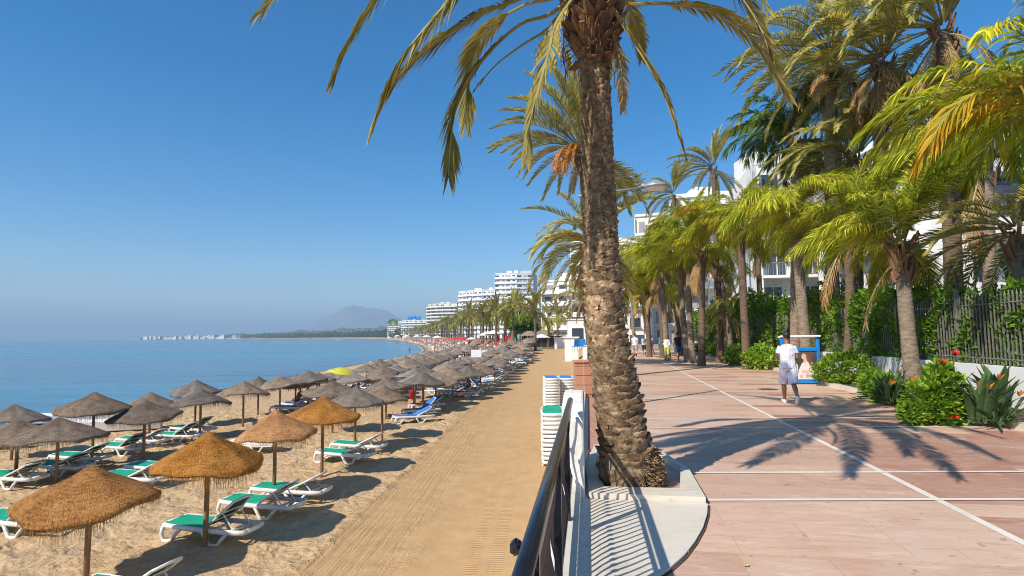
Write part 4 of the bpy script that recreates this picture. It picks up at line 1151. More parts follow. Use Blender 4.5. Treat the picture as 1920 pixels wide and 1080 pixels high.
near = [ # foot px, foot py, kind, scale, height factor, label
 (160, 1092, 'o1', .95, .87, 'golden straw parasol closest to the camera at the bottom left'),
 (384, 1026, 'o2', .92, 1.0, 'golden straw parasol second from the bottom left, in front of a pair of green loungers'),
 (513, 936, 'o1', .9, 1.0, 'golden straw parasol third from the bottom left'),
 (603, 893, 'o2', 1.0, 1.04, 'golden straw parasol farthest from the camera, fourth in its row'),
 (665, 846, 'b3', .84, 1.12, 'grey straw parasol just behind the farthest golden one'),
 (716, 824, 'b2', .83, 1.08, 'pale brown parasol standing alone over bare sand, behind the grey one'),
 (104, 906, 'b1', .94, .93, 'wide brown parasol between green loungers, second row at the far left'),
 (268, 864, 'b2', .89, 1.01, 'brown parasol over green loungers, next after the wide brown one'),
 (374, 824, 'b3', .95, 1.0, 'grey-brown parasol with its foot on bare sand before the blue loungers'),
 (455, 800, 'b2', .92, 1.04, 'brown parasol over the first blue lounger with a red towel'),
 (623, 812, 'b1', .98, 1.1, 'weathered parasol with pale pole behind the fourth golden parasol'),
 (524, 778, 'b1', .94, 1.03, 'brown parasol over the sunbathers on blue loungers'),
 (28, 905, 'b1', .95, .9, 'dark brown parasol cut by the left edge of the picture, behind a green lounger'),
]
for px, py, k, s, hz_, lab in near:
    p = GT(px, py)
    parasol(k, p.x, p.y, lab, 'straw beach parasols', s, hz_, rnd.uniform(0, 6), (rnd.uniform(-.025, .025), rnd.uniform(-.025, .025)))
for apx, apy, wd, lab in [(27, 758, 118, 'dark parasol nearest the water at the far left'), (178, 735, 128, 'dark parasol at the water edge in front of the white sail cloth'), (283, 735, 98, 'brown parasol partly hidden by two others, near the white sail cloth'), (368, 712, 90, 'brown parasol alone at the water edge above the green loungers'), (485, 706, 80, 'small brown parasol at the water edge behind the sunbathers'), (578, 694, 76, 'brown parasol on open sand by the water, left of the yellow cloth one')]:
    Y = 2.35 * F / wd
    a = AT(apx, apy, Y); g = ground(a.x, Y)
    k = ['b1', 'b2', 'b3'][int(apx) % 3]
    parasol(k, a.x, Y, lab, 'straw beach parasols', 1.12 / {'b1': 1.34, 'b2': 1.3, 'b3': 1.24}[k], (a.z - g) / PM[k][1], rnd.uniform(0, 6))
ROWS = [('row beside the raked track', [(31.5, -5.0), (48, -2.0), (72, .8), (97, 3.0)], 2.9, 'track'),
        ('second row from the raked track', [(29.4, -6.2), (48, -4.8), (72, -2.2), (97, 0)], 3.0, 'second'),
        ('row nearest the water', [(33, -12.2), (50, -11.4), (90, -11.0), (132, -11.6)], 3.0, 'sea'),
        ('second row from the water', [(35, -9.4), (50, -8.7), (90, -8.2), (132, -8.4)], 3.0, 'sea2')]
ROWPOS = []
for ri, (rn, tab, stp, key) in enumerate(ROWS):
    y = tab[0][0]; k = 1
    while y < tab[-1][0]:
        x = float(np.interp(y, [a for a, b in tab], [b for a, b in tab])) + rnd.uniform(-.45, .45)
        ROWPOS.append((ri, k, x, y))
        if not (ri == 2 and k == 4):
            parasol('f%d' % (1 + (k * 7 + ri) % 3), x, y, 'straw parasol, %s in the %s from the near end' % (ordw(k), rn), 'straw beach parasols', rnd.uniform(.92, 1.1), rnd.uniform(.94, 1.06), rnd.uniform(0, 6), (rnd.uniform(-.06, .06), rnd.uniform(-.06, .06)))
        y += stp * rnd.uniform(.9, 1.12); k += 1
# the yellow cloth parasol
p = AT(637, 700, 39)
yp = empty('beach_parasol', 'round yellow cloth parasol among the brown straw ones near the water', 'beach parasol', (p.x, 39, ground(p.x, 39)))
yp.scale = (.85, .85, .9)
mb = MB(); mb.lathe([(.02, 2.35), (.4, 2.3), (.9, 2.12), (1.3, 1.85), (1.42, 1.68), (1.38, 1.68), (.9, 2.02), (.03, 2.2)], 24); mb.build('canopy', M['yellow'], yp, True)
mb = MB(); mb.tube([(0, 0, -.3), (0, 0, 2.3)], .04); mb.build('pole', M['pole'], yp)
# low parasol by the stacks
p = AT(1057, 672, 38); parasol('f2', p.x, 38, 'lone straw parasol right of the raked track, behind the stacked loungers', 'straw beach parasols', .82, .72)

# ================================================================== SUN LOUNGERS
def lounger_parts(back=33):
    P = {}
    mb = MB()
    for s in (-1, 1):
        mb.tube([(-.95, s * .2, .33), (-.94, s * .30, .33), (-.75, s * .335, .325), (.0, s * .335, .30), (.80, s * .335, .30), (.97, s * .30, .30), (.99, s * .16, .30)], [.036, .04, .04, .04, .04, .04, .036], 8, flat=1.35)
    for x in (-.95, .99): mb.tube([(x, -.2, .33 if x < 0 else .30), (x, .2, .33 if x < 0 else .30)], .045, 8, flat=1.25)
    for x in (-.55, -.15, .22, .62): mb.box((x, 0, .285), (.05, .64, .04))
    P['frame'] = mb.mesh('frame', M['plastic'], True)
    lg = []
    for s in (-1, 1):
        mb = MB()
        mb.tube([(-.93, s * .33, .31), (-.97, s * .33, .16), (-.93, s * .33, .035), (-.80, s * .33, .02), (-.70, s * .33, .06), (-.60, s * .33, .20), (-.47, s * .33, .29)], [.045, .042, .04, .045, .04, .04, .035], 7, flat=.9)
        lg.append(mb.mesh('leg', M['plastic'], True))
        mb = MB()
        mb.tube([(.02, s * .33, .29), (.12, s * .33, .15), (.18, s * .33, .03), (.30, s * .33, .015), (.42, s * .33, .03), (.50, s * .33, .15), (.64, s * .33, .28)], [.035, .042, .04, .045, .04, .042, .035], 7, flat=.9)
        lg.append(mb.mesh('leg', M['plastic'], True))
    P['leg'] = lg
    mb = MB()
    for i in range(8):
        x0, x1 = -.92 + i * .1275, -.92 + (i + 1) * .1275
        z0 = .372 - .012 * math.sin(math.pi * i / 8); z1 = .372 - .012 * math.sin(math.pi * (i + 1) / 8)
        mb.add([(x0, -.315, z0), (x1, -.315, z1), (x1, .315, z1), (x0, .315, z0), (x0, -.315, z0 - .012), (x1, -.315, z1 - .012), (x1, .315, z1 - .012), (x0, .315, z0 - .012)],
               [(0, 1, 2, 3), (7, 6, 5, 4), (0, 4, 5, 1), (2, 6, 7, 3)] + ([(3, 7, 4, 0)] if i == 0 else []) + ([(1, 5, 6, 2)] if i == 7 else []))
    P['seat'] = mb
    a = R(back); hx, hzv = .10, .345
    def bp(u, z=0): return V((hx + u * math.cos(a) - z * math.sin(a), 0, hzv + u * math.sin(a) + z * math.cos(a)))
    mb = MB()
    for s in (-1, 1):
        mb.tube([bp(0) + V((0, s * .30, 0)), bp(.5, -.01) + V((0, s * .31, 0)), bp(.82) + V((0, s * .27, 0))], .026, 6)
    mb.tube([bp(.82) + V((0, -.27, 0)), bp(.86) + V((0, 0, 0)), bp(.82) + V((0, .27, 0))], .026, 6)
    for u in (.25, .5): mb.tube([bp(u, -.02) + V((0, -.3, 0)), bp(u, -.02) + V((0, .3, 0))], .014, 5)
    P['backrest'] = mb.mesh('backrest', M['plastic'], True)
    mb = MB()
    y0 = .275
    mb.add([bp(.02, .02) + V((0, -y0, 0)), bp(.83, .02) + V((0, -y0, 0)), bp(.83, .02) + V((0, y0, 0)), bp(.02, .02) + V((0, y0, 0))], [(0, 1, 2, 3)], 0)
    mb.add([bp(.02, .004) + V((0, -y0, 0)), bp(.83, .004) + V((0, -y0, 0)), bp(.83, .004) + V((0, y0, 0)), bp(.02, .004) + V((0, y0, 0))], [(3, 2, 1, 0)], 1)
    P['back_sling'] = mb
    mb = MB()
    for s in (-1, 1):
        mb.tube([bp(.45, -.02) + V((0, s * .24, 0)), V((.72, s * .24, .31))], .016, 5)
    mb.tube([(.72, -.24, .31), (.72, .24, .31)], .014, 5)
    P['prop'] = mb.mesh('backrest_prop', M['plastic'])
    return P
LP = lounger_parts(); LPL = lounger_parts(3)
LPV = [lounger_parts(a) for a in (25, 33, 41)]
SEATM = {'green': LP['seat'].mesh('seat_sling', M['green_fab']), 'blue': LP['seat'].mesh('seat_sling', M['blue_fab'])}
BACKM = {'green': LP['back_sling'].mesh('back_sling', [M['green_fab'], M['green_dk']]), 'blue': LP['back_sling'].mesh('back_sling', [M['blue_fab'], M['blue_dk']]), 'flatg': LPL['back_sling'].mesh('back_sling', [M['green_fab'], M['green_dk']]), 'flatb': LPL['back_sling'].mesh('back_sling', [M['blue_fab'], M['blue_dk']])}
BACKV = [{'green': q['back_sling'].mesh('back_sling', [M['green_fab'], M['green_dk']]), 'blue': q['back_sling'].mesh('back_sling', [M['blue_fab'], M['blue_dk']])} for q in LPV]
def lounger(x, y, rz, colour, label, flat=False, group='sun loungers on the sand', z=None):
    r = empty('sun_lounger', label, 'sun lounger', (x, y, ground(x, y) + .0 if z is None else z), rz, group)
    vi = rnd.randrange(3)
    Q = LPL if flat else LPV[vi]
    link('frame', Q['frame'], r)
    for l in Q['leg']: link('leg', l, r)
    link('seat_sling', SEATM[colour], r)
    b = link('backrest', Q['backrest'], r)
    link('back_sling', BACKM[('flat' + colour[0]) if flat else colour] if flat else BACKV[vi][colour], b)
    if not flat: link('backrest_prop', Q['prop'], r)
    return r
def one_mesh(colour):     # the same lounger as one mesh, for the distant ones
    mb = MB()
    src = [(LP['frame'], 0), (LP['backrest'], 0)] + [(l, 0) for l in LP['leg']] + [(SEATM[colour], 1), (BACKM[colour], 1)]
    for me, mi in src:
        mb.add([v.co for v in me.vertices], [])
        o = len(mb.v) - len(me.vertices)
        for p in me.polygons:
            mb.f.append(tuple(o + i for i in p.vertices)); mb.m.append(2 if (mi and p.material_index == 1) else mi); mb.c.append((1, 1, 1))
    return mb.mesh('sun_lounger', [M['plastic'], M[colour + '_fab'], M[colour + '_dk']])
ONE = {c: one_mesh(c) for c in ('green', 'blue')}
LR = R(-13)
nl = [ # px, py of the ground under the middle, label
 (178, 1118, 'green lounger at the bottom edge under the closest golden parasol'),
 (398, 1012, 'green lounger standing alone in front of the second golden parasol pole'),
 (492, 965, 'green lounger of the pair behind the second golden parasol, the nearer one'),
 (545, 938, 'green lounger of the pair behind the second golden parasol, the farther one'),
 (648, 866, 'green lounger of the pair by the fourth golden parasol, the nearer one'),
 (672, 849, 'green lounger of the pair by the fourth golden parasol, the farther one'),
 (34, 998, 'green lounger almost hidden under the closest golden parasol at the left edge'),
 (252, 912, 'green lounger right of the wide brown parasol pole, the nearer of two'),
 (296, 893, 'green lounger right of the wide brown parasol pole, the farther of two'),
 (22, 912, 'green lounger at the left edge under the dark brown parasol'),
 (112, 890, 'green lounger just behind the wide brown parasol, the nearer of two'),
 (150, 872, 'green lounger just behind the wide brown parasol, the farther of two'),
 (232, 852, 'green lounger left of the second brown parasol pole, the nearer of two'),
 (268, 838, 'green lounger left of the second brown parasol pole, the farther of two'),
 (330, 829, 'green lounger beside the grey-brown parasol, the nearer of two'),
 (362, 816, 'green lounger beside the grey-brown parasol, the farther of two'),
]
for i, (px, py, lab) in enumerate(nl):
    p = GT(px, py)
    if i == 0: p = V((-6.0, 9.1, 0))
    lounger(p.x, p.y, LR + rnd.uniform(-.06, .06), 'green', lab)
p = GT(478, 845); lounger(p.x, p.y, LR, 'green', 'green lounger mostly covered by a white towel behind the third golden parasol', True)
tw = MB()
for i in range(10):
    x0, x1 = -.95 + i * .19, -.95 + (i + 1) * .19
    z0, z1 = .40 + .012 * math.sin(i * 2.1), .40 + .012 * math.sin((i + 1) * 2.1)
    tw.add([(x0, -.34, z0 - .02), (x0, 0, z0), (x0, .34, z0 - .02), (x1, .34, z1 - .02), (x1, 0, z1), (x1, -.34, z1 - .02)], [(0, 5, 4, 1), (1, 4, 3, 2)])
    tw.add([(x0, -.34, z0 - .02), (x1, -.34, z1 - .02), (x1, -.37, z1 - .17), (x0, -.37, z0 - .17)], [(0, 3, 2, 1)])
tag(tw.build('towel', M['canvas'], None, False, p, LR), 'white towel spread over a flat lounger behind the third golden parasol', 'towel')
bl = [(775, 792, 'blue lounger nearest the camera on the bare sand, lying in front of its pair'), (790, 779, 'blue lounger in the middle of the three beside the raked track'), (800, 768, 'blue lounger at the back of the three beside the raked track'), (851, 742, 'blue lounger with two people sitting on it in the shade')]
for px, py, lab in bl:
    p = GT(px, py); lounger(p.x, p.y, LR + R(42) + rnd.uniform(-.08, .08), 'blue', lab)
cnt = 0
distant = MB()
SIT = []; TOWELS = []
for ri, k, x, y in ROWPOS:
    near_ = y < 46; 
    for s in (-1, 1):
        if ri <= 1 and y < 40: continue
        lx, ly = x - .2 + rnd.uniform(-.3, .3), y + s * .75 + rnd.uniform(-.15, .15)
        rz = LR + rnd.uniform(-.12, .12) + (math.pi if ri <= 1 and rnd.random() < .7 else 0)
        if rnd.random() < .22 and y < 80:
            TOWELS.append((lx, ly, rz, ri, k, s))
        lab = 'blue lounger %s of %s parasol, %s' % ('in front' if s < 0 else 'beyond', ordw(k), ROWS[ri][0])
        if near_:
            lounger(lx, ly, rz, 'blue', lab); SIT.append((ri, lx, ly, rz))
        elif y < 96:
            o = link('sun_lounger', ONE['blue'], None, (lx, ly, ground(lx, ly)), rz); tag(o, lab, 'sun lounger', 'sun loungers on the sand')
        cnt += 1
tm = [M['red'], M['orange'], M['yellow'], M['canvas'], M['awning_blue']]
TW = []
for m_ in tm:
    mb = MB()
    for i in range(8):
        x0, x1 = -.85 + i * .12, -.85 + (i + 1) * .12; z0, z1 = .40 + .015 * math.sin(i * 1.7), .40 + .015 * math.sin((i + 1) * 1.7)
        mb.add([(x0, -.30, z0), (x0, .36, z0 - .01), (x1, .36, z1 - .01), (x1, -.30, z1), (x0, .38, z0 - .2), (x1, .38, z1 - .2)], [(0, 3, 2, 1), (1, 2, 5, 4)])
    TW.append(mb.mesh('towel', m_))
TWN = ['red', 'orange', 'yellow', 'white', 'blue']
for i, (lx, ly, rz, ri, k, s) in enumerate(TOWELS):
    o = link('towel', TW[i % 5], None, (lx, ly, ground(lx, ly)), rz)
    tag(o, '%s towel on the lounger %s of %s parasol, %s' % (TWN[i % 5], 'in front' if s < 0 else 'beyond', ordw(k), ROWS[ri][0]), 'towel', 'towels laid on loungers')
# stacks of loungers
def flat_lounger(colour):
    mb = MB()
    for s in (-1, 1):
        mb.tube([(-.95, s * .2, .06), (-.95, s * .33, .06), (0, s * .36, .05), (.95, s * .34, .05), (.97, s * .2, .05)], .05, 8, flat=1.0)
        mb.tube([(-.93, s * .34, .05), (-.90, s * .35, -.07), (-.7, s * .35, -.07), (-.6, s * .35, .04)], .035, 6)
        mb.tube([(.1, s * .35, .04), (.2, s * .36, -.07), (.4, s * .36, -.07), (.5, s * .35, .04)], .035, 6)
    mb.tube([(-.95, -.33, .06), (-1.0, 0, .06), (-.95, .33, .06)], .055, 8)
    mb.tube([(.97, -.3, .05), (.97, .3, .05)], .045, 8)
    a = MB(); a.box((0, 0, .105), (1.75, .60, .02), bev=.008)
    return mb.mesh('frame', M['plastic'], True), a.mesh('sling', M[colour + '_fab'])
FLM = {c: flat_lounger(c) for c in ('green', 'blue')}
def stack(px, py, Y, n, colour, desc, rz, sc=1.0):
    top = AT(px, py, Y); g = ground(top.x, Y)
    for k in range(n):
        z = top.z - .13 - k * .137
        if z < g + .02: break
        lab = 'white plastic lounger, %s from the top of the %s' % (ordw(k + 1), desc) if k else '%s topped lounger lying on top of the %s' % (colour, desc)
        r = empty('sun_lounger', lab, 'sun lounger', (top.x + rnd.uniform(-.015, .015), Y + .9, z), rz + rnd.uniform(-.015, .015), 'stacked sun loungers')
        f, s_ = FLM[colour]
        link('frame', f, r)
        if k == 0: link('sling', s_, r)
stack(1035, 708, 28.5, 15, 'blue', 'left stack beyond the white pier', R(90), 1)
stack(1064, 708, 29.3, 15, 'blue', 'right stack beyond the white pier', R(88), 1)
stack(1040, 773, 18.6, 13, 'green', 'green-topped stack just behind the black railing', R(87), 1)

# ================================================================== RAILING, PIERS, PLANTER, STEPS
def railing(y0, y1, label, pieces):
    a, b = V((rail_x(y0), y0, PZ + .16)), V((rail_x(y1), y1, PZ + .16))
    r = empty('railing', label, 'railing', a)
    d = b - a; L = d.length; u = d / L; n = V((u.y, -u.x, 0))
    mb = MB(); mb.tube([V((0, 0, .86)) + u * -.1, V((0, 0, .86)) + d + u * .02], .031, 12); mb.build('top_rail', M['railing'], r, True)
    mb = MB(); mb.box(d / 2 + V((0, 0, .09)), (.022, L, .035), Matrix.Rotation(-math.atan2(u.x, u.y), 3, 'Z')); mb.box(d / 2 + V((0, 0, .76)), (.02, L, .03), Matrix.Rotation(-math.atan2(u.x, u.y), 3, 'Z')); mb.build('lower_rail', M['railing'], r)
    k = 0; s = .05; bal = None; c = 0
    while s < L:
        if c % 14 == 0:
            if bal: bal.build('baluster_panel', M['railing'], r)
            bal = MB()
            pm = MB(); pm.box(u * s + V((0, 0, .42)), (.045, .045, .86), Matrix.Rotation(-math.atan2(u.x, u.y), 3, 'Z')); pm.build('post', M['railing'], r)
        else:
            p = u * s
            bal.tube([p + V((0, 0, .09)), p + V((0, 0, .30)) - n * .045, p + V((0, 0, .42)) - n * .055, p + V((0, 0, .56)) - n * .02, p + V((0, 0, .78))], [.0095, .0095, .014, .0095, .0095], 5)
            bal.box(p + V((0, 0, .43)) - n * .055, (.03, .03, .035))
        c += 1; s += .105
    if bal: bal.build('baluster_panel', M['railing'], r)
    return r
rl = railing(-1.0, 5.95, 'black iron railing with round top rail leading away from the camera', 0)
# fitting clipped to the outer side of the rail
p = AT(984, 1012, 1.9)
fx = MB(); fx.box(V((rail_x(1.95) - .055, 1.95, PZ + 1.0)), (.035, .06, .045), -.13, bev=.01); fx.tube([V((rail_x(1.95) - .03, 1.95, PZ + 1.0)), V((rail_x(1.95), 1.95, PZ + 1.02))], .012, 6)
fo = fx.build('rail_clip', M['railing']); fo.parent = rl; fo.location = -rl.location
def pier(y0, y1, label, h0=.86, h1=1.03, off=0.0):
    mb = MB(); u = V((.133, 1, 0)).normalized(); n = V((u.y, -u.x, 0))
    L = (V((rail_x(y1), y1)) - V((rail_x(y0), y0))).length
    prof = [(0, 0), (L, 0), (L, h0), (L * .86, h0 + .1), (L * .62, h1), (L * .42, h1), (L * .14, h0 + .1), (0, h0 - .04)]
    vs = []
    for s in (-.10, .13):
        for q, z in prof: vs.append(V((rail_x(y0), y0, PZ + .0)) + u * q + n * (s + off) + V((0, 0, z)))
    m = len(prof)
    fs = [tuple(range(m))[::-1], tuple(range(m, 2 * m))] + [(i, (i + 1) % m, m + (i + 1) % m, m + i) for i in range(m)]
    mb.add(vs, [f[::-1] for f in fs])
    o = mb.build('pier', M['whitewash'])
    bv = o.modifiers.new('bevel', 'BEVEL'); bv.width = .025; bv.segments = 2
    return tag(o, label, 'pier')
pier(6.0, 7.55, 'white plastered pier with sloped top at the end of the near railing')
pier(27.8, 30.5, 'white plastered pier farther along the promenade, left of the big trunk')
pier(34.5, 37.5, 'small white plastered pier farthest along, beside the blue chairs')
# brick pier and steps
y0 = 15.6
bk = empty('brick_pier', 'terracotta brick pier with tiled cap beside the beach steps', 'pier', (rail_x(y0) + .02, y0, PZ - .3))
mb = MB(); mb.box((0, 0, .62), (.42, .55, 1.24)); mb.build('shaft', M['brick'], bk)
mb = MB()
for k in range(5): mb.box((0, 0, .18 + k * .25), (.45, .58, .035))
mb.box((0, 0, 1.27), (.50, .64, .06), bev=.015); mb.build('cap', M['brick'], bk)
# planter round the big palm
pl = empty('planter', 'cream marble planter with rounded corner around the big palm', 'planter', (0, 0, 0))
PTZ = PZ + .045
def gp(px, py, z): g = G(px, py, z); return (g.x, g.y)
inner = [gp(1134, 912, PTZ + .035), gp(1275, 915, PTZ + .035), gp(1276, 873, PTZ + .035), gp(1214, 842, PTZ + .035), gp(1120, 842, PTZ + .035), gp(1112, 875, PTZ + .035)]
rim_o = [gp(1104, 924, PTZ + .035), gp(1323, 932, PTZ + .035), gp(1291, 877, PTZ + .035), gp(1220, 833, PTZ + .035), gp(1114, 833, PTZ + .035), gp(1098, 875, PTZ + .035)]
mb = MB()
n = len(inner)
vs = [(x, y, z) for z in (PZ - .05, PTZ + .035) for x, y in rim_o] + [(x, y, z) for z in (PZ - .25, PTZ + .035) for x, y in inner]
fs = []
for i in range(n):
    j = (i + 1) % n
    fs += [(i, j, n + j, n + i), (n + i, n + j, 3 * n + j, 3 * n + i), (2 * n + j, 2 * n + i, 3 * n + i, 3 * n + j)]
mb.add(vs, fs); mb.build('rim', M['white_marble'], pl)
zq = PZ + .025
ap = [(.49, rim_o[0][1] - .04), (rim_o[0][0], rim_o[0][1] - .015), (rim_o[1][0] - .01, rim_o[1][1] - .015)] + [gp(a, b, zq) for a, b in ((1327, 944), (1326, 962), (1318, 988), (1303, 1014), (1283, 1040), (1256, 1064), (1222, 1086), (1180, 1110), (1130, 1135))] + [(.19, 3.15), (.19, 3.3)]
mb = MB(); mb.prism(ap, PZ - .02, PZ + .025); apo = mb.build('apron', M['white_marble'], pl)
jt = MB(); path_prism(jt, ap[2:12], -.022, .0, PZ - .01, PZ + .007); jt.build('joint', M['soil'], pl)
mb = MB(); mb.prism([(x * 1.0, y) for x, y in inner], PZ - .30, PZ - .06)
so_ = mb.build('soil', M['soil'], pl)
mb2 = MB(); mb2.prism([(rail_x(5.80) + .17, 5.80), (rim_o[0][0] - .01, 5.815), (rim_o[5][0] - .015, rim_o[5][1]), (rim_o[4][0] - .015, 8.3), (rail_x(8.3) + .17, 8.3)], PZ - .02, PZ + .022); mb2.build('side_slab', M['white_marble'], pl)
mb = MB(); mb.prism([(rail_x(1.2) + .17, 1.2), (rail_x(1.2) + .30, 1.2), (rail_x(5.76) + .30, 5.76), (rail_x(5.76) + .17, 5.76)], PZ - .02, PZ + .015)
struct(mb.build('terracotta_gutter', M['brick']))

# ================================================================== STREET LAMP
lb = V((2.02, 13.2, PZ))
lm = empty('street_lamp', 'grey street lamp with a flat round head on a long arm, behind the big trunk', 'street lamp', lb)
tp = AT(1128, 362, 13.2) - lb
mb = MB(); mb.lathe([(.14, -.05), (.14, .02), (.10, .05), (.10, .9), (.07, .95), (.06, 3), (.05, tp.z + .1), (.02, tp.z + .14)], 14); mb.build('post', M['grey_metal'], lm, True)
e1 = AT(1205, 352, 13.2) - lb; e0 = AT(1083, 368, 13.2) - lb
mb = MB(); mb.tube([e0, tp, e1], [.028, .034, .03], 8); mb.build('arm', M['grey_metal'], lm, True)
hc = AT(1229, 350, 13.2) - lb
mb = MB(); mb.lathe([(.02, .14), (.09, .135), (.20, .08), (.285, .01), (.295, -.02), (.27, -.03)], 20, hc); mb.box(hc + V((-.26, 0, .02)), (.16, .12, .07), bev=.02); mb.build('lamp_head', M['grey_metal'], lm, True)
mb = MB(); mb.lathe([(.26, -.025), (.20, -.06), (.05, -.075)], 20, hc); mb.build('diffuser', M['canvas'], lm, True)
# ================================================================== FENCE, BUSHES
fw = MB(); FP = [(fence_x(y) - .25, y) for y in np.linspace(8, 60, 20)]
path_prism(fw, FP, -.15, .15, PZ, PZ + .92)
tag(fw.build('garden_wall', M['white']), 'low white garden wall under the grey picket fence', 'wall')
fr_ = empty('picket_fence', 'tall grey iron picket fence with pointed tips on the low white wall', 'fence', (0, 0, 0))
y = 8.2; c = 0; pan = None
while y < 59:
    x = fence_x(y) - .25
    if c % 24 == 0:
        if pan: pan.build('fence_panel', M['fence'], fr_)
        pan = MB(); pm = MB(); pm.box((x, y, PZ + .92 + .85), (.07, .07, 1.72)); pm.lathe([(.06, 0), (.07, .03), (.01, .13)], 6, (x, y, PZ + 2.62)); pm.build('fence_post', M['fence'], fr_)
        yb = min(y + 24 * .125 * math.cos(math.atan(.165)), 59)
        for z in (1.06, 2.30):
            a, b = V((x, y, PZ + z)), V((fence_x(yb) - .25, yb, PZ + z)); pan.tube([a, b], .02, 4)
    else:
        pan.box((x, y, PZ + .95 + .74), (.026, .026, 1.5)); pan.lathe([(.013, 0), (.026, .04), (.002, .15)], 4, (x, y, PZ + 2.43))
    c += 1; y += .125 * math.cos(math.atan(.165))
pan.build('fence_panel', M['fence'], fr_)

def leaf(mb, p, d, up, L, W, col):
    """one folded leaf with four corners and a midrib"""
    s = d.cross(up)
    if s.length < .05: s = V((1, 0, 0))
    s.normalize(); nrm = s.cross(d)
    m = p + d * L * .5
    mb.add([p, m + s * W - nrm * W * .35, p + d * L, m - s * W - nrm * W * .35, m], [(0, 1, 4), (1, 2, 4), (2, 3, 4), (3, 0, 4)], 0, col)
def leaf_cloud(mb, sampler, n, L, W, seed, hi=(1.35, 1.3, .95), lo=(.5, .62, .6), upb=.35):
    rg = random.Random(seed)
    for i in range(n):
        p, out = sampler(rg)
        d = (out * .8 + V((rg.gauss(0, .6), rg.gauss(0, .6), rg.gauss(upb, .6)))).normalized()
        up = V((rg.gauss(0, .4), rg.gauss(0, .4), 1)).normalized()
        k = rg.random(); c = tuple(a + (b - a) * k for a, b in zip(lo, hi)); l = L * rg.uniform(.45, 1.5)
        leaf(mb, p, d, up, l, W * l / L, c)
# climbing hedge behind the fence, in three stretches of different height
def hedge(y0, y1, h, th, n, label, seed, L=.11, gaps=.15, bulge=.32):
    root = empty('hedge', label, 'hedge', (fence_x(y0) + .6, y0, PZ))
    base = V((fence_x(y0) + .6, y0, PZ))
    mb = MB()
    def smp(rg):
        for _ in range(20):
            y = rg.uniform(y0, y1); x = rg.random(); z = rg.random() ** .85
            top = h * (.78 + .30 * noise.noise(V((y * .55, seed, 0))) + .16 * noise.noise(V((y * 2.1, seed, 3))))
            zz = z * top
            if noise.noise(V((y * 1.4, zz * 1.4, seed + 5 + x))) > -.35 + gaps * .5: break
        xx = fence_x(y) - .24 + (.06 if bulge < .3 else 0) + th * (x ** 2.0) - bulge * max(0, noise.noise(V((y * .9, zz * .9, seed))))
        return V((xx, y, PZ + .5 + zz)) - base, V((-.8, -.35, .25))
    leaf_cloud(mb, smp, n, L, L * .32, seed)
    mb.build('foliage', M['leaf_hedge'], root)
    st_ = MB(); rg = random.Random(seed)
    for i in range(int((y1 - y0) * 3.0)):
        y = rg.uniform(y0, y1); x = fence_x(y) + rg.uniform(0, th * .8)
        st_.tube([V((x, y, PZ)) - base, V((x + rg.uniform(-.2, .2), y + rg.uniform(-.2, .2), PZ + h * .5)) - base, V((x + rg.uniform(-.3, .3), y + rg.uniform(-.4, .4), PZ + h * .85)) - base], [.03, .02, .008], 5)
    st_.build('stem', M['trunk_dark'], root)
hedge(8.6, 15.0, 2.75, 1.5, 16000, 'dense hedge seen through the fence bars at the right edge', 1, .13, bulge=.26)
hedge(15.0, 22.5, 3.1, 1.5, 19000, 'tall climbing hedge spilling over the fence behind the blue sign stand', 2, .14)
hedge(22.5, 33, 3.5, 1.6, 17000, 'hedge behind the fence left of the blue sign stand', 3, .17)
hedge(33, 58, 4.2, 2.0, 17000, 'far hedge along the bed behind the walking people', 4, .24)
def bush(px, py, wd, h, n, label, seed, mat='leaf_bush', L=.10, sq=.7, extra=None, zoff=0, cat='bush'):
    p = G(px, py, PZ + .07); W = wd * p.y / F / 2; p.y += W * .7
    root = empty('bush', label, cat, p)
    mb = MB()
    def smp(rg):
        a = rg.uniform(0, 6.28); e = math.asin(rg.uniform(-.8, 1)); r = rg.uniform(.55, 1.0) ** .5
        d = V((math.cos(a) * math.cos(e), math.sin(a) * math.cos(e), math.sin(e)))
        q = 1 + .45 * noise.noise(d * 1.9 + V((seed, 0, 0))) + .32 * noise.noise(d * 4.5 + V((seed, 3, 0)))
        return V((d.x * W * q * r, d.y * W * .8 * q * r, h * .42 + d.z * h * .58 * q * r)), d
    leaf_cloud(mb, smp, n, L, L * .34, seed)
    mb.build('foliage', M[mat], root)
    st_ = MB(); rg = random.Random(seed)
    for i in range(9):
        a = rg.uniform(0, 6.28); e = V((math.cos(a) * W * .6, math.sin(a) * W * .5, h * .8))
        st_.tube([V((0, 0, -.05)), e * .5 + V((0, 0, .05)), e], [.018, .012, .004], 5)
    st_.build('stem', M['trunk_dark'], root)
    if extra:
        for (fx_, fy_, fz, m_) in extra:
            f = MB(); rg = random.Random(int(fx_ * 100))
            for k in range(6):
                a = k * 1.05; d = V((math.cos(a), math.sin(a) * .6 - .5, .55 + .3 * math.sin(a * 2))).normalized()
                leaf(f, V((0, 0, 0)), d, V((0, -1, .3)), .085, .035, None)
            f.build('flower', M[m_], root, False, (fx_ * W, -W * .75 * fy_, h * fz))
    return root
bush(1604, 722, 108, .95, 5200, 'rounded bright green bush right of the blue sign stand', 11, L=.085)
bush(1652, 742, 52, .62, 1500, 'low bush with pale tips and an orange flower at the kerb', 12, L=.08, extra=[(-.1, 1, .45, 'orange_flower'), (.4, .9, .7, 'orange_flower')])
bush(1790, 792, 64, 1.0, 1500, 'upright light green shrub with large red flowers on top', 13, L=.12, extra=[(-.18, .4, 1.06, 'red_flower'), (.75, .2, 1.22, 'red_flower'), (-.1, 1.1, .1, 'red_flower')])
bush(1440, 691, 70, 1.0, 2600, 'yellow-green bush just left of the man in white', 15, L=.13)
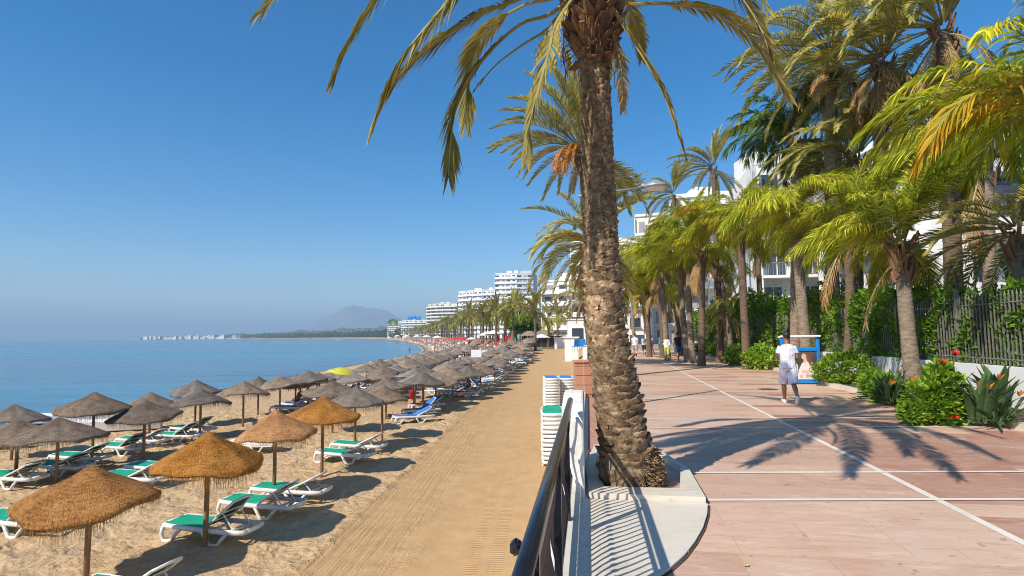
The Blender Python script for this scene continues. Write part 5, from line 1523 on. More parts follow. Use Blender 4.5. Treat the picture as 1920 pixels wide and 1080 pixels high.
bush(1402, 684, 62, .95, 2200, 'low rounded bush, middle of those left of the man in white', 16, L=.14)
bush(1362, 668, 60, 1.1, 2200, 'bush at the foot of the stubby palm', 17, L=.16)
bush(1332, 664, 40, 1.0, 1400, 'dark spiky bush beside the litter bin', 18, 'leaf_hedge', L=.2)
bush(1745, 760, 60, .5, 1100, 'patch of low leaves in front of the sword-leaved plant', 19, L=.11)
bush(1860, 745, 90, .95, 1700, 'broad leafy shrub against the white wall near the right edge', 20, 'leaf_hedge', L=.15)
bush(1690, 700, 60, .8, 1300, 'green shrub at the foot of the short feathery palm', 21, L=.12)
bush(1560, 672, 50, 1.1, 1500, 'leafy shrub against the white wall behind the sign stand', 22, L=.13)
def sword_plant(px, py, n, L, label, seed, wide=.055, flowers=2, spread=.8, depth=.35):
    p = G(px, py, PZ + .07); p.y += depth
    root = empty('bird_of_paradise', label, 'plant', p); rg = random.Random(seed)
    mb = MB()
    for i in range(n):
        a = rg.uniform(0, 6.28); tl = rg.uniform(.15, 1.15) * spread; l = L * rg.uniform(.65, 1.1)
        o = V((math.cos(a) * math.sin(tl), math.sin(a) * math.sin(tl), math.cos(tl)))
        hz_ = V((math.cos(a), math.sin(a), 0)); s = V((-hz_.y, hz_.x, 0)); k = rg.uniform(.7, 1.2)
        b = V((rg.uniform(-.14, .14), rg.uniform(-.12, .12), 0))
        pts = [b + o * l * t + hz_ * (t ** 2) * l * .18 - V((0, 0, (t ** 3) * l * .30 * math.sin(tl))) for t in (0, .25, .5, .75, 1)]
        ws = [.35, .8, 1.0, .75, .03]
        vs = []
        for q, wv in zip(pts, ws): vs += [q - s * wide * wv + o * .0 - hz_ * 0, q + V((0, 0, -.012)), q + s * wide * wv]
        fs = []
        for j in range(4): fs += [(j * 3, j * 3 + 1, j * 3 + 4, j * 3 + 3), (j * 3 + 1, j * 3 + 2, j * 3 + 5, j * 3 + 4)]
        mb.add(vs, fs, 0, (k, k, k * .95))
    mb.build('leaves', M['leaf_sword'], root)
    for i in range(flowers):
        f = MB()
        for k in range(4): leaf(f, V((0, 0, 0)), V((rg.uniform(-.6, .6), -.4, rg.uniform(.3, 1))).normalized(), V((0, -1, 0)), .15, .022, None)
        f.build('flower', M['orange_flower'], root, False, (rg.uniform(-.4, .4), -.35, L * rg.uniform(.45, .75)))
sword_plant(1710, 762, 52, .95, 'dark sword-leaved plant with arching blades beside the short feathery palm', 1, .035, 3, 1.05, .7)
sword_plant(1868, 798, 34, 1.05, 'upright blue-green plant with broad blades and orange flowers near the right edge', 2, .06, 3, .5, .35)
sword_plant(1912, 770, 22, 1.0, 'broad-bladed plant cut by the right edge', 3, .07, 0, .7, .5)
bush(1675, 752, 50, .5, 900, 'grey-green low plant at the kerb below the short feathery palm', 23, 'leaf_hedge', L=.12)
bush(1765, 715, 80, .9, 1500, 'leafy shrub between the palm trunk and the red-flowered shrub', 24, L=.13)
bush(1725, 792, 44, .35, 600, 'low leafy tuft at the kerb in front of the palm trunk', 25, L=.09)
sword_plant(1755, 778, 40, .7, 'arching bladed clump in front of the palm trunk', 5, .03, 2, 1.15, .3)
sword_plant(1660, 735, 26, .55, 'small bladed clump right of the rounded bright bush', 6, .03, 1, 1.0, .5)
sword_plant(1905, 800, 44, .75, 'dark narrow-bladed clump at the kerb by the right edge', 7, .028, 1, 1.1, .3)
sword_plant(1840, 770, 40, .85, 'grey-green bladed clump behind the low spreading one', 8, .032, 2, .95, .9)
sword_plant(1730, 745, 36, .8, 'bladed clump against the white wall beside the palm trunk', 9, .03, 1, 1.0, .9)
sword_plant(1826, 790, 26, .6, 'low spreading bladed plant between the red-flowered shrub and the kerb', 4, .03, 1, 1.1, .3)

# ================================================================== SIGN STAND
sp = G(1538, 720, PZ); 
sg = empty('sign_stand', 'blue framed display stand with a poster of a woman in white', 'sign', (sp.x - .60, sp.y + .02, PZ), R(-6))
W_, H_ = 1.22, 1.52
for s in (-1, 1):
    mb = MB(); mb.box((s * (W_ / 2 - .05), 0, H_ / 2), (.10, .12, H_), bev=.01); mb.build('post', M['blue_frame'], sg)
    mb = MB(); mb.box((s * (W_ / 2 - .05), .14, .03), (.09, .52, .06), bev=.01); mb.build('foot', M['grey_metal'], sg)
for z in (.09, 1.14):
    mb = MB(); mb.box((0, 0, z), (W_ - .2, .10, .12), bev=.01); mb.build('crossbar', M['blue_frame'], sg)
mb = MB(); mb.box((0, .02, H_ + .03), (W_ + .05, .3, .06), Matrix.Rotation(R(-8), 3, 'X'), bev=.012); mb.build('top_board', M['white'], sg)
mb = MB(); mb.box((0, 0, .615), (W_ - .2, .04, .93)); ps = mb.build('poster', simple('poster_backdrop', (.10, .075, .07), .35, .5, 2), sg)
def flat(pts, z, mat, name):   # printed shapes on the poster face, 2 mm apart
    mb = MB(); vs = [(x, -.020 - z, y) for x, y in pts]
    a = sum(pts[i][0] * pts[(i + 1) % len(pts)][1] - pts[(i + 1) % len(pts)][0] * pts[i][1] for i in range(len(pts)))
    mb.add(vs, [tuple(range(len(vs))) if a > 0 else tuple(range(len(vs)))[::-1]]); return mb
def blob(cx_, cy_, rx, ry, n=16): return [(cx_ + rx * math.cos(2 * math.pi * k / n), cy_ + ry * math.sin(2 * math.pi * k / n)) for k in range(n)]
skin_p = simple('poster_skin', (.72, .47, .38), .35, .06, 3); hair_p = simple('poster_hair', (.20, .09, .055), .35, .35, 9, stretch=(4, 1, 1)); dress_p = simple('poster_dress', (.78, .68, .67), .35, .16, 5); lace_p = simple('poster_lace', (.62, .40, .42), .35, .3, 16)
prt = MB()
for pts, z, mi in [
    ([(-.5, .16), (-.08, .16), (-.10, .62), (-.2, .78), (-.36, .80), (-.5, .70)], .002, 2),
    (blob(-.33, .86, .09, .11), .004, 1), ([(-.44, .86), (-.40, .99), (-.28, 1.0), (-.23, .93), (-.33, .93), (-.40, .84)], .006, 0),
    ([(.02, .96), (.09, 1.06), (.20, 1.05), (.27, .94), (.36, .66), (.42, .50), (.33, .56), (.22, .72), (.08, .72)], .004, 0),
    ([(-.12, .16), (.50, .16), (.50, .46), (.36, .70), (.22, .74), (.04, .70), (-.06, .50)], .006, 2),
    ([(.07, .70), (.20, .72), (.18, .84), (.10, .82)], .008, 1), (blob(.10, .90, .075, .10), .010, 1), ([(.035, .90), (.01, .875), (.04, .86)], .010, 1),
    ([(.08, 1.02), (.20, 1.04), (.25, .90), (.38, .55), (.27, .62), (.20, .80), (.17, .95)], .012, 0),
    ([(.0, .44), (.28, .47), (.30, .40), (.03, .36)], .008, 1), ([(.12, .20), (.26, .22), (.22, .36), (.14, .34)], .010, 3), ([(-.44, .3), (-.2, .33), (-.22, .5), (-.40, .46)], .006, 3), ([(.34, .2), (.46, .24), (.44, .4), (.37, .38)], .010, 3), ([(-.06, .2), (.04, .2), (.05, .3), (-.04, .3)], .010, 3)]:
    q = flat(pts, z, None, ''); prt.add(q.v, q.f, mi)
prt.build('print', [hair_p, skin_p, dress_p, lace_p], ps)

# ================================================================== PEOPLE
def solid(mb, voxel, name, mat, parent, sm=6, fold=0):
    me = mb.mesh(name, mat, True); o = bpy.data.objects.new('tmp', me); COL.objects.link(o)
    r = o.modifiers.new('r', 'REMESH'); r.mode = 'VOXEL'; r.voxel_size = voxel; r.use_smooth_shade = True
    s = o.modifiers.new('s', 'SMOOTH'); s.iterations = sm; s.factor = .5
    dg = bpy.context.evaluated_depsgraph_get(); dg.update()
    m2 = bpy.data.meshes.new_from_object(o.evaluated_get(dg)); m2.name = name
    bpy.data.objects.remove(o)
    if not m2.materials: m2.materials.append(mat)
    if fold:
        for v in m2.vertices:
            c = v.co; q = noise.noise(V((c.x * 13, c.y * 13, c.z * 6 + 3))) + .6 * noise.noise(V((c.x * 26 + c.z * 14, c.y * 22, c.z * 12 - c.x * 9)))
            v.co = c + v.normal * q * fold
    m2.polygons.foreach_set('use_smooth', [True] * len(m2.polygons))
    return link(name, m2, parent)
def eloft(mb, rows):   # rows: (centre, half width x, half depth y) -> horizontal rings
    mb.loft([[V(c) + V((a * math.cos(2 * math.pi * k / 16), b * math.sin(2 * math.pi * k / 16), 0)) for k in range(16)] for c, a, b in rows])
SKINS = {'tan': simple('tanned_skin', (.36, .19, .12), .5, .08, 6), 'brown': simple('brown_skin', (.28, .145, .085), .5, .08, 6), 'fair': simple('fair_skin', (.58, .34, .25), .5, .08, 6)}
def cloth(name, col): return simple(name, col, .85, .07, 9, bmp=.3, bscale=22, bdist=.02)
HAIRM = simple('dark_hair', (.018, .013, .011), .55, .3, 30); HAIRB = simple('auburn_hair', (.22, .08, .03), .55, .3, 30)
def person(label, loc, rz, h=1.72, skin='tan', shirt=None, bottom=None, hair=None, shoes=None, legs=((22, 8), (-18, 30)), arms=((15, 20), (-15, 20)), sleeve=.5, blen=.9, long_hair=False, loose=1.0, vox=.016, sit=False, female=False, group=None, bag=None, hunch=0):
    root = empty('person', label, 'person', loc, rz, group)
    root.scale = (h / 1.72,) * 3
    fine = vox < .012
    hz_ = .92 if not sit else .10
    sw = .185 if not female else .165; hw = .155 if not female else .165
    def J(side, i):
        a, b = R(legs[i][0]), R(legs[i][1])
        hip = V((side * .088, 0, hz_)); kn = hip + V((0, math.sin(a), -math.cos(a))) * .43
        kn.x = side * .072; an = kn + V((0, math.sin(a - b), -math.cos(a - b))) * .41; an.x = side * .05
        return hip, kn, an, a - b
    LJ = [J(-1, 0), J(1, 1)]
    if not sit:   # drop the body so the lower foot rests on the ground
        low = min(j[2].z - .075 * math.cos(j[3]) - (.10 * max(0, -math.sin(j[3]))) for j in LJ)
        dz = -low
        for q, j in enumerate(LJ): LJ[q] = tuple(p + V((0, 0, dz)) if isinstance(p, Vector) else p for p in j)
        hz_ += dz
    S0 = hz_ + .50
    def A(side, i):
        a, b = R(arms[i][0]), R(arms[i][1]); ab = .10
        sh = V((side * (sw + .0), hunch, S0 - .02)); el = sh + V((side * ab, math.sin(a), -math.cos(a))).normalized() * .28
        wr = el + V((-side * .10 * (b > R(40)), math.sin(a + b), -math.cos(a + b))).normalized() * .25
        return sh, el, wr, a + b
    AJ = [A(-1, 0), A(1, 1)]
    hd = V((0, hunch + .03, S0 + .205))
    body = MB()
    eloft(body, [((0, 0, hz_ - .06), hw * .75, .085), ((0, 0, hz_ + .03), hw, .108), ((0, .0, hz_ + .17), hw * .88, .092), ((0, hunch * .4, hz_ + .32), sw * .88, .105), ((0, hunch * .8, hz_ + .44), sw * .92, .10), ((0, hunch, hz_ + .51), sw * .62, .075), ((0, hunch, S0 + .03), .062, .06)])
    body.tube([V((0, hunch, S0 - .02)), V((0, hunch + .015, S0 + .06)), hd - V((0, 0, .03))], [.068, .055, .058], 10)
    body.ell(hd + V((0, 0, .015)), (.075, .095, .115), 14); body.ell(hd + V((0, .035, -.055)), (.055, .062, .055), 10)
    body.tube([hd + V((0, .085, .02)), hd + V((0, .118, -.018)), hd + V((0, .09, -.03))], [.010, .017, .010], 6)
    for s in (-1, 1): body.ell(hd + V((s * .077, -.005, 0)), (.014, .024, .034), 8)
    for (hip, kn, an, fa), s in zip(LJ, (-1, 1)):
        body.tube([hip + V((0, 0, .05)), hip.lerp(kn, .5), kn, kn.lerp(an, .35) - V((0, .012, 0)), kn.lerp(an, .75), an], [.088, .075, .056, .060, .042, .038], 10)
        tip = V((0, math.cos(fa), math.sin(fa)))
        body.tube([an - tip * .05 + V((0, 0, -.035)), an + tip * .06 + V((0, 0, -.05)), an + tip * .16 + V((0, 0, -.058))], [.036, .040, .026], 8)
    for (sh, el, wr, fa), s in zip(AJ, (-1, 1)):
        body.tube([sh - V((s * .03, 0, -.01)), sh.lerp(el, .45), el, el.lerp(wr, .35), wr], [.056, .048, .038, .040, .026], 10)
        D = (wr - el).normalized(); side_ = V((s, 0, 0)); pn = D.cross(side_).normalized()
        body.tube([wr, wr + D * .045, wr + D * .095], [.024, .036, .034], 8, flat=.55, ref=(1, 0, .01) if abs(D.x) < .9 else None)
        for f in range(4):      # four fingers, unequal, gently curled, and a thumb from the side of the palm
            o = pn * ((f - 1.5) * .019); b0 = wr + D * .088 + o
            ln = (.062, .075, .070, .052)[f]; cu = side_ * (-.5)
            body.tube([b0, b0 + (D + cu * .25).normalized() * ln * .5, b0 + (D + cu * .25).normalized() * ln * .5 + (D + cu * .9).normalized() * ln * .5], [.0095, .009, .0075], 6)
        tb = wr + D * .03 - pn * .03 * (1 if pn.y < 0 else -1)
        fw_ = pn if pn.y > 0 else -pn
        body.tube([wr + D * .025 + fw_ * .02, wr + D * .055 + fw_ * .045, wr + D * .085 + fw_ * .05], [.014, .011, .009], 6)
    solid(body, vox, 'body', SKINS[skin], root, 4 if fine else 2)
    for s in (-1, 1):
        e = MB(); e.ell(hd + V((s * .032, .083, .022)), (.012, .009, .008), 8); e.build('eye', M['black'], root, True)
    e = MB(); e.ell(hd + V((0, .094, -.06)), (.024, .006, .008), 8); e.build('mouth', M['red'] if female else SKINS['brown'], root, True)
    if hair:
        hb = MB(); hb.ell(hd + V((0, -.016, .05)), (.085, .098, .092), 14); hb.ell(hd + V((0, -.045, .012)), (.074, .060, .068), 12)
        if long_hair: hb.tube([hd + V((0, -.05, .02)), hd + V((0, -.085, -.09)), hd + V((0, -.085, -.20))], [.075, .075, .035], 10)
        solid(hb, max(vox, .012), 'hair', hair, root, 2)
    if shirt:
        sb = MB(); g = .018 * loose
        eloft(sb, [((0, 0, hz_ - .04), hw + .010 + g * 1.6, .118 + g), ((0, 0, hz_ + .06), hw + g * 1.5, .112 + g), ((0, 0, hz_ + .18), hw * .92 + g * 1.4, .098 + g), ((0, hunch * .5, hz_ + .33), sw * .93 + g, .108 + g), ((0, hunch * .8, hz_ + .44), sw * .95 + g, .10 + g * .8), ((0, hunch, hz_ + .505), sw * .74, .078), ((0, hunch, S0 + .035), .072, .070)])
        for (sh, el, wr, fa), s in zip(AJ, (-1, 1)):
            if sleeve <= 0: continue
            a_ = sh - V((s * .035, 0, -.005)); b_ = sh.lerp(el, min(1, sleeve * 2)) 
            pts = [a_, sh.lerp(el, sleeve), ] if sleeve <= 1 else [a_, el, el.lerp(wr, sleeve - 1)]
            sb.tube(pts, [.062, .058 + .006 * loose] if sleeve <= 1 else [.064, .052, .042], 10)
        solid(sb, vox, 'shirt', shirt, root, 4, .013)
    if bottom:
        bb = MB(); g = .014 * loose
        eloft(bb, [((0, 0, hz_ - .10), hw * .80 + g, .095 + g), ((0, 0, hz_ - .03), hw + g, .112 + g), ((0, 0, hz_ + .05), hw * .97 + g, .104 + g)])
        for (hip, kn, an, fa), s in zip(LJ, (-1, 1)):
            if blen <= 1: pts = [hip + V((0, 0, .02)), hip.lerp(kn, .5 * blen), hip.lerp(kn, blen)]; rr = [.098 + g * .6, .090 + g, .080 + g * 1.6]
            else: pts = [hip + V((0, 0, .02)), hip.lerp(kn, .55), kn, kn.lerp(an, blen - 1)]; rr = [.098 + g * .5, .084 + g * .5, .066 + g * .4, .052 + g * .4]
            bb.tube(pts, rr, 12)
        solid(bb, vox, 'shorts' if blen <= 1 else 'trousers', bottom, root, 4, .011)
    if shoes:
        for (hip, kn, an, fa), s in zip(LJ, (-1, 1)):
            tip = V((0, math.cos(fa), math.sin(fa))); dn = V((0, math.sin(fa), -math.cos(fa)))
            sh_ = MB(); sh_.tube([an - tip * .07 + dn * .042, an + tip * .02 + dn * .035, an + tip * .12 + dn * .045, an + tip * .19 + dn * .050], [.040, .049, .045, .028], 10)
            sh_.tube([an + dn * -.02, an + dn * .04], [.042, .044], 10)
            solid(sh_, max(.009, vox * .8), 'shoe', shoes, root, 2)
    if bag:
        b_ = MB(); b_.tube([V((-.15, -.12, S0 + .02)), V((.0, -.13, hz_ + .28)), V((.17, -.10, hz_ + .05))], .016, 5); b_.ell((.2, -.04, hz_ - .02), (.05, .10, .12), 10); b_.build('shoulder_bag', bag, root, True)
    return root
g = G(1481, 757, PZ)
mroot = person('man walking away in white T-shirt, pale shorts and white trainers beside the blue sign', (g.x, g.y, PZ), R(-8), 1.72, 'brown', cloth('white_tshirt', (.72, .71, .74)), cloth('pale_shorts', (.62, .62, .70)), HAIRM, cloth('white_trainers', (.72, .71, .68)), legs=((20, 12), (-14, 34)), arms=((6, 80), (-4, 72)), sleeve=.62, blen=.98, loose=1.35, vox=.0085)
WG = 'people strolling on the promenade'
def walker(px, py, *a, **k):
    g = G(px, py, PZ); return person(a[0], (g.x, g.y, PZ), R(k.pop('rz', -6)), *a[1:], group=WG, **k)
walker(1251, 676, 'woman with reddish hair in white top and yellow-green trousers', 1.62, 'tan', cloth('white_top', (.76, .75, .72)), cloth('lime_trousers', (.55, .60, .06)), HAIRB, cloth('dark_shoes', (.05, .05, .05)), long_hair=True, blen=1.85, female=True, sleeve=1.4, legs=((14, 4), (-14, 14)))
walker(1272, 676, 'man in black T-shirt and blue denim shorts beside the woman in yellow-green trousers', 1.78, 'tan', cloth('black_tshirt', (.02, .02, .025)), cloth('denim_shorts', (.05, .11, .26)), HAIRM, cloth('brown_shoes', (.30, .16, .10)), legs=((-14, 14), (18, 6)), blen=.92)
walker(1240, 665, 'man in bright blue shirt walking ahead of the woman in yellow-green trousers', 1.8, 'tan', cloth('blue_shirt', (.05, .36, .66)), cloth('dark_shorts', (.14, .11, .12)), HAIRM, cloth('grey_shoes', (.2, .2, .2)))
walker(1208, 665, 'woman in pale grey top and black leggings near the big trunk', 1.62, 'fair', cloth('grey_top', (.48, .48, .52)), cloth('black_leggings', (.02, .03, .025)), HAIRM, cloth('black_shoes', (.03, .03, .03)), long_hair=True, blen=1.5, female=True, sleeve=.2)
walker(1221, 662, 'woman in lilac top and magenta shorts with a shoulder strap', 1.62, 'fair', cloth('lilac_top', (.42, .36, .60)), cloth('magenta_shorts', (.46, .02, .22)), HAIRM, cloth('pink_shoes', (.4, .25, .25)), blen=.75, female=True, sleeve=.2, long_hair=True, bag=M['black'])
walker(1191, 668, 'person in white shirt half hidden by the big trunk', 1.75, 'fair', cloth('white_shirt', (.76, .76, .76)), cloth('grey_shorts', (.35, .33, .30)), HAIRM, cloth('dark_trainers', (.05, .05, .06)), blen=.9)
# people on the beach
BG = 'people on the beach loungers'
p = GT(856, 741)
person('person sitting in the shade on the blue lounger, left of two', (p.x, p.y - .1, .42), R(-95), 1.7, 'brown', None, cloth('dark_swimwear', (.03, .03, .04)), HAIRM, legs=((78, 80), (84, 86)), arms=((30, 40), (20, 60)), blen=.5, sit=True, hunch=.08, group=BG)
p = GT(880, 737)
person('person sitting upright in the shade, right of two by the white board', (p.x, p.y, .42), R(80), 1.7, 'brown', cloth('red_top', (.35, .04, .04)), cloth('dark_bottoms', (.03, .03, .04)), HAIRM, legs=((80, 84), (86, 80)), arms=((24, 50), (30, 40)), blen=.5, sit=True, hunch=.05, group=BG)
seats = sorted([q for q in SIT if q[0] >= 2], key=lambda q: q[2])
desc = ['sunbather with reddish skin propped up on the blue lounger nearest the camera', 'sunbather in a yellow top on a blue lounger', 'sunbather leaning back on a blue lounger in the middle of the beach', 'sunbather with raised knees on a blue lounger', 'pale sunbather on a blue lounger behind the golden parasols', 'tanned sunbather on a blue lounger farther along', 'sunbather on a blue lounger under the row nearest the track', 'sunbather at the far end of the blue loungers']
for i, (ri, lx, ly, rz) in enumerate(seats[1:9]):
    d = V((math.cos(rz), math.sin(rz), 0))
    c_ = V((lx, ly, ground(lx, ly) + .43)) - d * -.05
    person(desc[i], c_, rz + R(90), 1.68, ('tan', 'fair', 'tan', 'fair')[i % 4], cloth('yellow_top', (.62, .58, .05)) if i == 1 else None, cloth('swimwear', ((.4, .03, .03), (.03, .05, .2), (.05, .05, .05))[i % 3]), HAIRM if i % 2 else HAIRB, legs=((84, 2), (62, 74) if i % 2 else (86, 4)), arms=((20, 40), (10, 60)), blen=.35, sit=True, hunch=-.12, vox=.022, group=BG)
p = AT(768, 655, 180)
person('bather standing in the shallow water of the bay', (p.x, 180, SEA - .35), R(30), 1.75, 'tan', None, cloth('trunks', (.03, .03, .05)), HAIRM, legs=((4, 2), (-4, 4)), blen=.6, vox=.022)
# ================================================================== BUILDINGS
def offset_path(P, d):
    out = []
    for i, p in enumerate(P):
        ns = []
        for a, b in ((i - 1, i), (i, i + 1)):
            if a < 0 or b >= len(P): continue
            t = (P[b] - P[a]).normalized(); ns.append(V((t.y, -t.x)))
        n = ns[0] if len(ns) == 1 else (ns[0] + ns[1]).normalized() / max(.4, math.cos(ns[0].angle(ns[1]) / 2))
        out.append(p + n * d)
    return out
def along(P, step, m0=.6):
    for a, b in zip(P, P[1:]):
        L = (b - a).length; k = max(1, round((L - 2 * m0 * .3) / step)); t = (b - a).normalized()
        for i in range(k): yield a + t * L * (i + .5) / k, t, L / k
def block(path, z0, nfl, fh, depth, label, wall='white', bay=3.6, proj=1.4, railing_=False, setback=0, parapet=.95, awn=None, gaps=0, seed=0, ground_fl=True, win=.62, roofbits=3, name='apartment_block'):
    P = [V(p) for p in path]; c0 = P[0]; rg = random.Random(seed)
    root = empty(name, label, 'building', (c0.x, c0.y, z0))
    P = [p - c0 for p in P]
    H = nfl * fh
    back = offset_path(P, -depth)
    mb = MB(); mb.prism([tuple(p) for p in P] + [tuple(p) for p in back[::-1]], -2.5, H); mb.build('wall', M[wall], root)
    o1 = offset_path(P, .25); b1 = offset_path(P, -depth - .1)
    mb = MB(); mb.prism([tuple(p) for p in o1] + [tuple(p) for p in b1[::-1]], H + .003, H + .45); rf = mb.build('roof', M[wall], root)
    for k in range(roofbits):
        a = P[0].lerp(P[-1], rg.uniform(.15, .9)); a = offset_path([a, a + (P[-1] - P[0]) * .01], -depth * .5)[0]
        mb = MB(); mb.box((a.x, a.y, H + .45 + 1.1), (rg.uniform(2, 5), rg.uniform(2, 4), 2.2)); mb.build('roof_room', M[wall], rf)
    pr_ = [tuple(p) for p in offset_path(P, proj)]; pin = [tuple(p) for p in offset_path(P, .002)]
    nb = 0
    for f in range(nfl):
        z = f * fh
        if f or not ground_fl:
            mb = MB(); mb.prism(pr_ + pin[::-1], z - .22, z)
            po_ = [tuple(p) for p in offset_path(P, proj)]; pi_ = [tuple(p) for p in offset_path(P, proj - .14)]
            if not railing_:
                mb.prism(po_ + pi_[::-1], z + .002, z + parapet)
            bo = mb.build('balcony', M[wall], root)
            if railing_:
                rb = MB()
                for q, t, l in along(offset_path(P, proj - .08), .22):
                    rb.box((q.x, q.y, z + .5), (.025, .025, 1.0))
                for a, b in zip(offset_path(P, proj - .08), offset_path(P, proj - .08)[1:]): rb.tube([V((a.x, a.y, z + 1.0)), V((b.x, b.y, z + 1.0))], .03, 5)
                rb.build('railing', M['grey_metal'], bo)
            dv = MB(); c = 0
            for q, t, l in along(P, bay):
                c += 1
                if c % 2 == 0: continue
                n = V((t.y, -t.x)); e = q - t * l * .5 + n * (proj * .45 + .01)
                dv = MB(); dv.box((e.x, e.y, z + fh * .5 - .11), (.16, proj * .85, fh - .24), Matrix.Rotation(math.atan2(t.y, t.x), 3, 'Z')); dv.build('partition', M[wall], bo)
            
        for q, t, l in along(P, bay):
            if nb >= 96: break
            n = V((t.y, -t.x)); nb += 1
            rz = Matrix.Rotation(math.atan2(t.y, t.x), 3, 'Z')
            ww = l * win; hh = fh * .70; e = q + n * .03 + t * rg.uniform(-.1, .1) * l
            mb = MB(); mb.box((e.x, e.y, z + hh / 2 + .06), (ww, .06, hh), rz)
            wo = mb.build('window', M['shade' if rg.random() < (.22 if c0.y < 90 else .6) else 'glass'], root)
            if depth > 0 and c0.y < 60:
                fm2 = MB(); e2 = q + n * .075
                for s in (-.5, 0, .5):
                    u = e + t * s * (ww - .08) + n * .045; fm2.box((u.x, u.y, z + hh / 2 + .06), (.07, .05, hh), rz)
                u = e + n * .045; fm2.box((u.x, u.y, z + hh + .10), (ww, .05, .07), rz)
                fm2.build('window_frame', M['white'], wo)
    if awn:
        for (f, s) in awn:
            q = P[0].lerp(P[-1], s) if len(P) == 2 else None
            t = (P[1] - P[0]).normalized(); n = V((t.y, -t.x)); e = q + n * (proj * .5 + .1)
            mb = MB(); mb.box((e.x, e.y, f * fh + fh * .80), (3.0, proj + .5, .05), Matrix.Rotation(math.atan2(t.y, t.x), 3, 'Z') @ Matrix.Rotation(R(14), 3, 'X')); mb.build('awning', M['awning_blue'], root)
    return root
# white apartments behind the fence
block([(20.5, 47), (25.6, 46), (30, 45)], PZ, 5, 3.15, 14, 'white stepped apartment wing with dark windows behind the slim grey-trunked palm', 'white', 3.0, 1.3, True, awn=None, seed=1, win=.55, roofbits=1)
block([(24.6, 43.9), (24.6, 35.2), ], PZ, 4, 3.5, 9, 'tall white side wall of apartments behind the palms, facing the promenade', 'white', 4.2, .9, True, seed=2, win=.45, roofbits=0)
block([(25.6, 33.4), (52, 33.4)], PZ, 4, 3.6, 12, 'white apartment wing with deep balconies and a blue awning at the right edge', 'white', 3.4, 2.2, False, awn=[(3, .07), (2, .16), (3, .22)], seed=3, win=.58, parapet=.75, roofbits=1)
block([(17.6, 62), (22, 60.5), (31, 60)], PZ, 5, 3.3, 14, 'white terraced block behind the bright green palms', 'white', 3.2, 1.5, False, seed=4, roofbits=1)
block([(22, 100), (31, 97), (41, 96)], PZ, 7, 3.2, 16, 'pale cream hotel with small square windows behind the lamp', 'cream', 2.6, .5, False, seed=5, win=.42, parapet=.25, roofbits=2)
block([(14.8, 96), (22, 93)], PZ, 5, 3.2, 14, 'white lower block left of the cream hotel', 'white', 3.2, 1.3, False, seed=6)
block([(15.2, 142), (24, 138)], PZ, 8, 3.1, 16, 'tall white balconied tower behind the drooping palm', 'white', 3.4, 1.5, False, seed=7)
block([(8.3, 150), (14.6, 146)], PZ, 5, 3.1, 14, 'stepped white wing beside the tall balconied tower', 'white', 3.6, 1.4, False, seed=17)
block([(4.2, 172), (8.2, 168)], PZ, 4, 3.2, 14, 'lowest white wing at the left foot of the balconied tower', 'white', 3.6, 1.2, False, seed=18, roofbits=0)
block([(-36.5, 392), (-29, 384), (-20, 379), (-11, 376)], PZ, 10, 3.15, 18, 'long white hotel with curved rows of balconies beyond the palm grove', 'white', 3.4, 1.0, False, seed=8, win=.5, parapet=1.15)
block([(-10.8, 366), (3, 362)], PZ, 13, 3.15, 16, 'taller white hotel block beside the curved one', 'white', 3.4, 1.0, False, seed=9, win=.5, parapet=1.15)
block([(3.2, 360), (13.5, 358)], PZ, 13, 3.1, 16, 'greyish shaded hotel block right of the tallest white one', 'greywall', 3.2, .8, False, seed=10, win=.7)
block([(-85, 575), (-77, 565), (-68, 560), (-54, 556)], PZ, 10, 3.3, 20, 'rounded white apartment block with stacked terraces, left of the long hotel', 'cream', 3.6, 2.2, False, seed=11, win=.5, parapet=1.15)
block([(-170, 880), (-160, 865), (-146, 858), (-121, 854)], PZ, 7, 3.6, 26, 'low white stepped block with a blue roof cover', 'white', 4.2, 2.4, False, seed=12, win=.5, parapet=1.15)
block([(-128, 850), (-107, 835)], PZ, 8, 3.6, 18, 'white building between the rounded block and the stepped block', 'white', 4.2, 1.5, False, seed=13)
block([(-216, 985), (-192, 978)], PZ, 7, 3.5, 18, 'small white block at the far left of the hotels', 'white', 4.2, 1.2, False, seed=14)
o = [c for c in COL.objects if c.get('label') == 'low white stepped block with a blue roof cover'][0]
mb = MB()
for k in range(3): mb.box((12 + k * 7, -4, 29.0 + .8 * (k % 2)), (6, 7, 4.6), bev=.8)
mb.build('roof_cover', M['blue_frame'], o)
# small houses far round the bay
hg = 'houses scattered on the far shore'
rg = random.Random(77)
for i in range(34):
    px = 272 + (590 - 272) * i / 33 + rg.uniform(-3, 3); Y = rg.uniform(2150, 2400)
    p = AT(px, 633.5 - (px - 262) * .012, Y)
    w_, h_ = rg.uniform(10, 34), rg.uniform(5, 12)
    e = link('house', None, None, (p.x, Y, .5)); tag(e, 'tiny pale house on the far shore across the bay', 'house', hg)
    mb = MB(); mb.box((0, 0, h_ / 2 - 1), (w_, 10, h_ + 2)); mb.build('wall', M['cream' if i % 3 else 'white'], e)
    mb = MB(); mb.box((0, 0, h_ + .5), (w_ + 1, 11, 1)); mb.box((w_ * .2, 0, h_ + 2), (w_ * .35, 5, 3)); mb.build('roof', M['cream'], e)
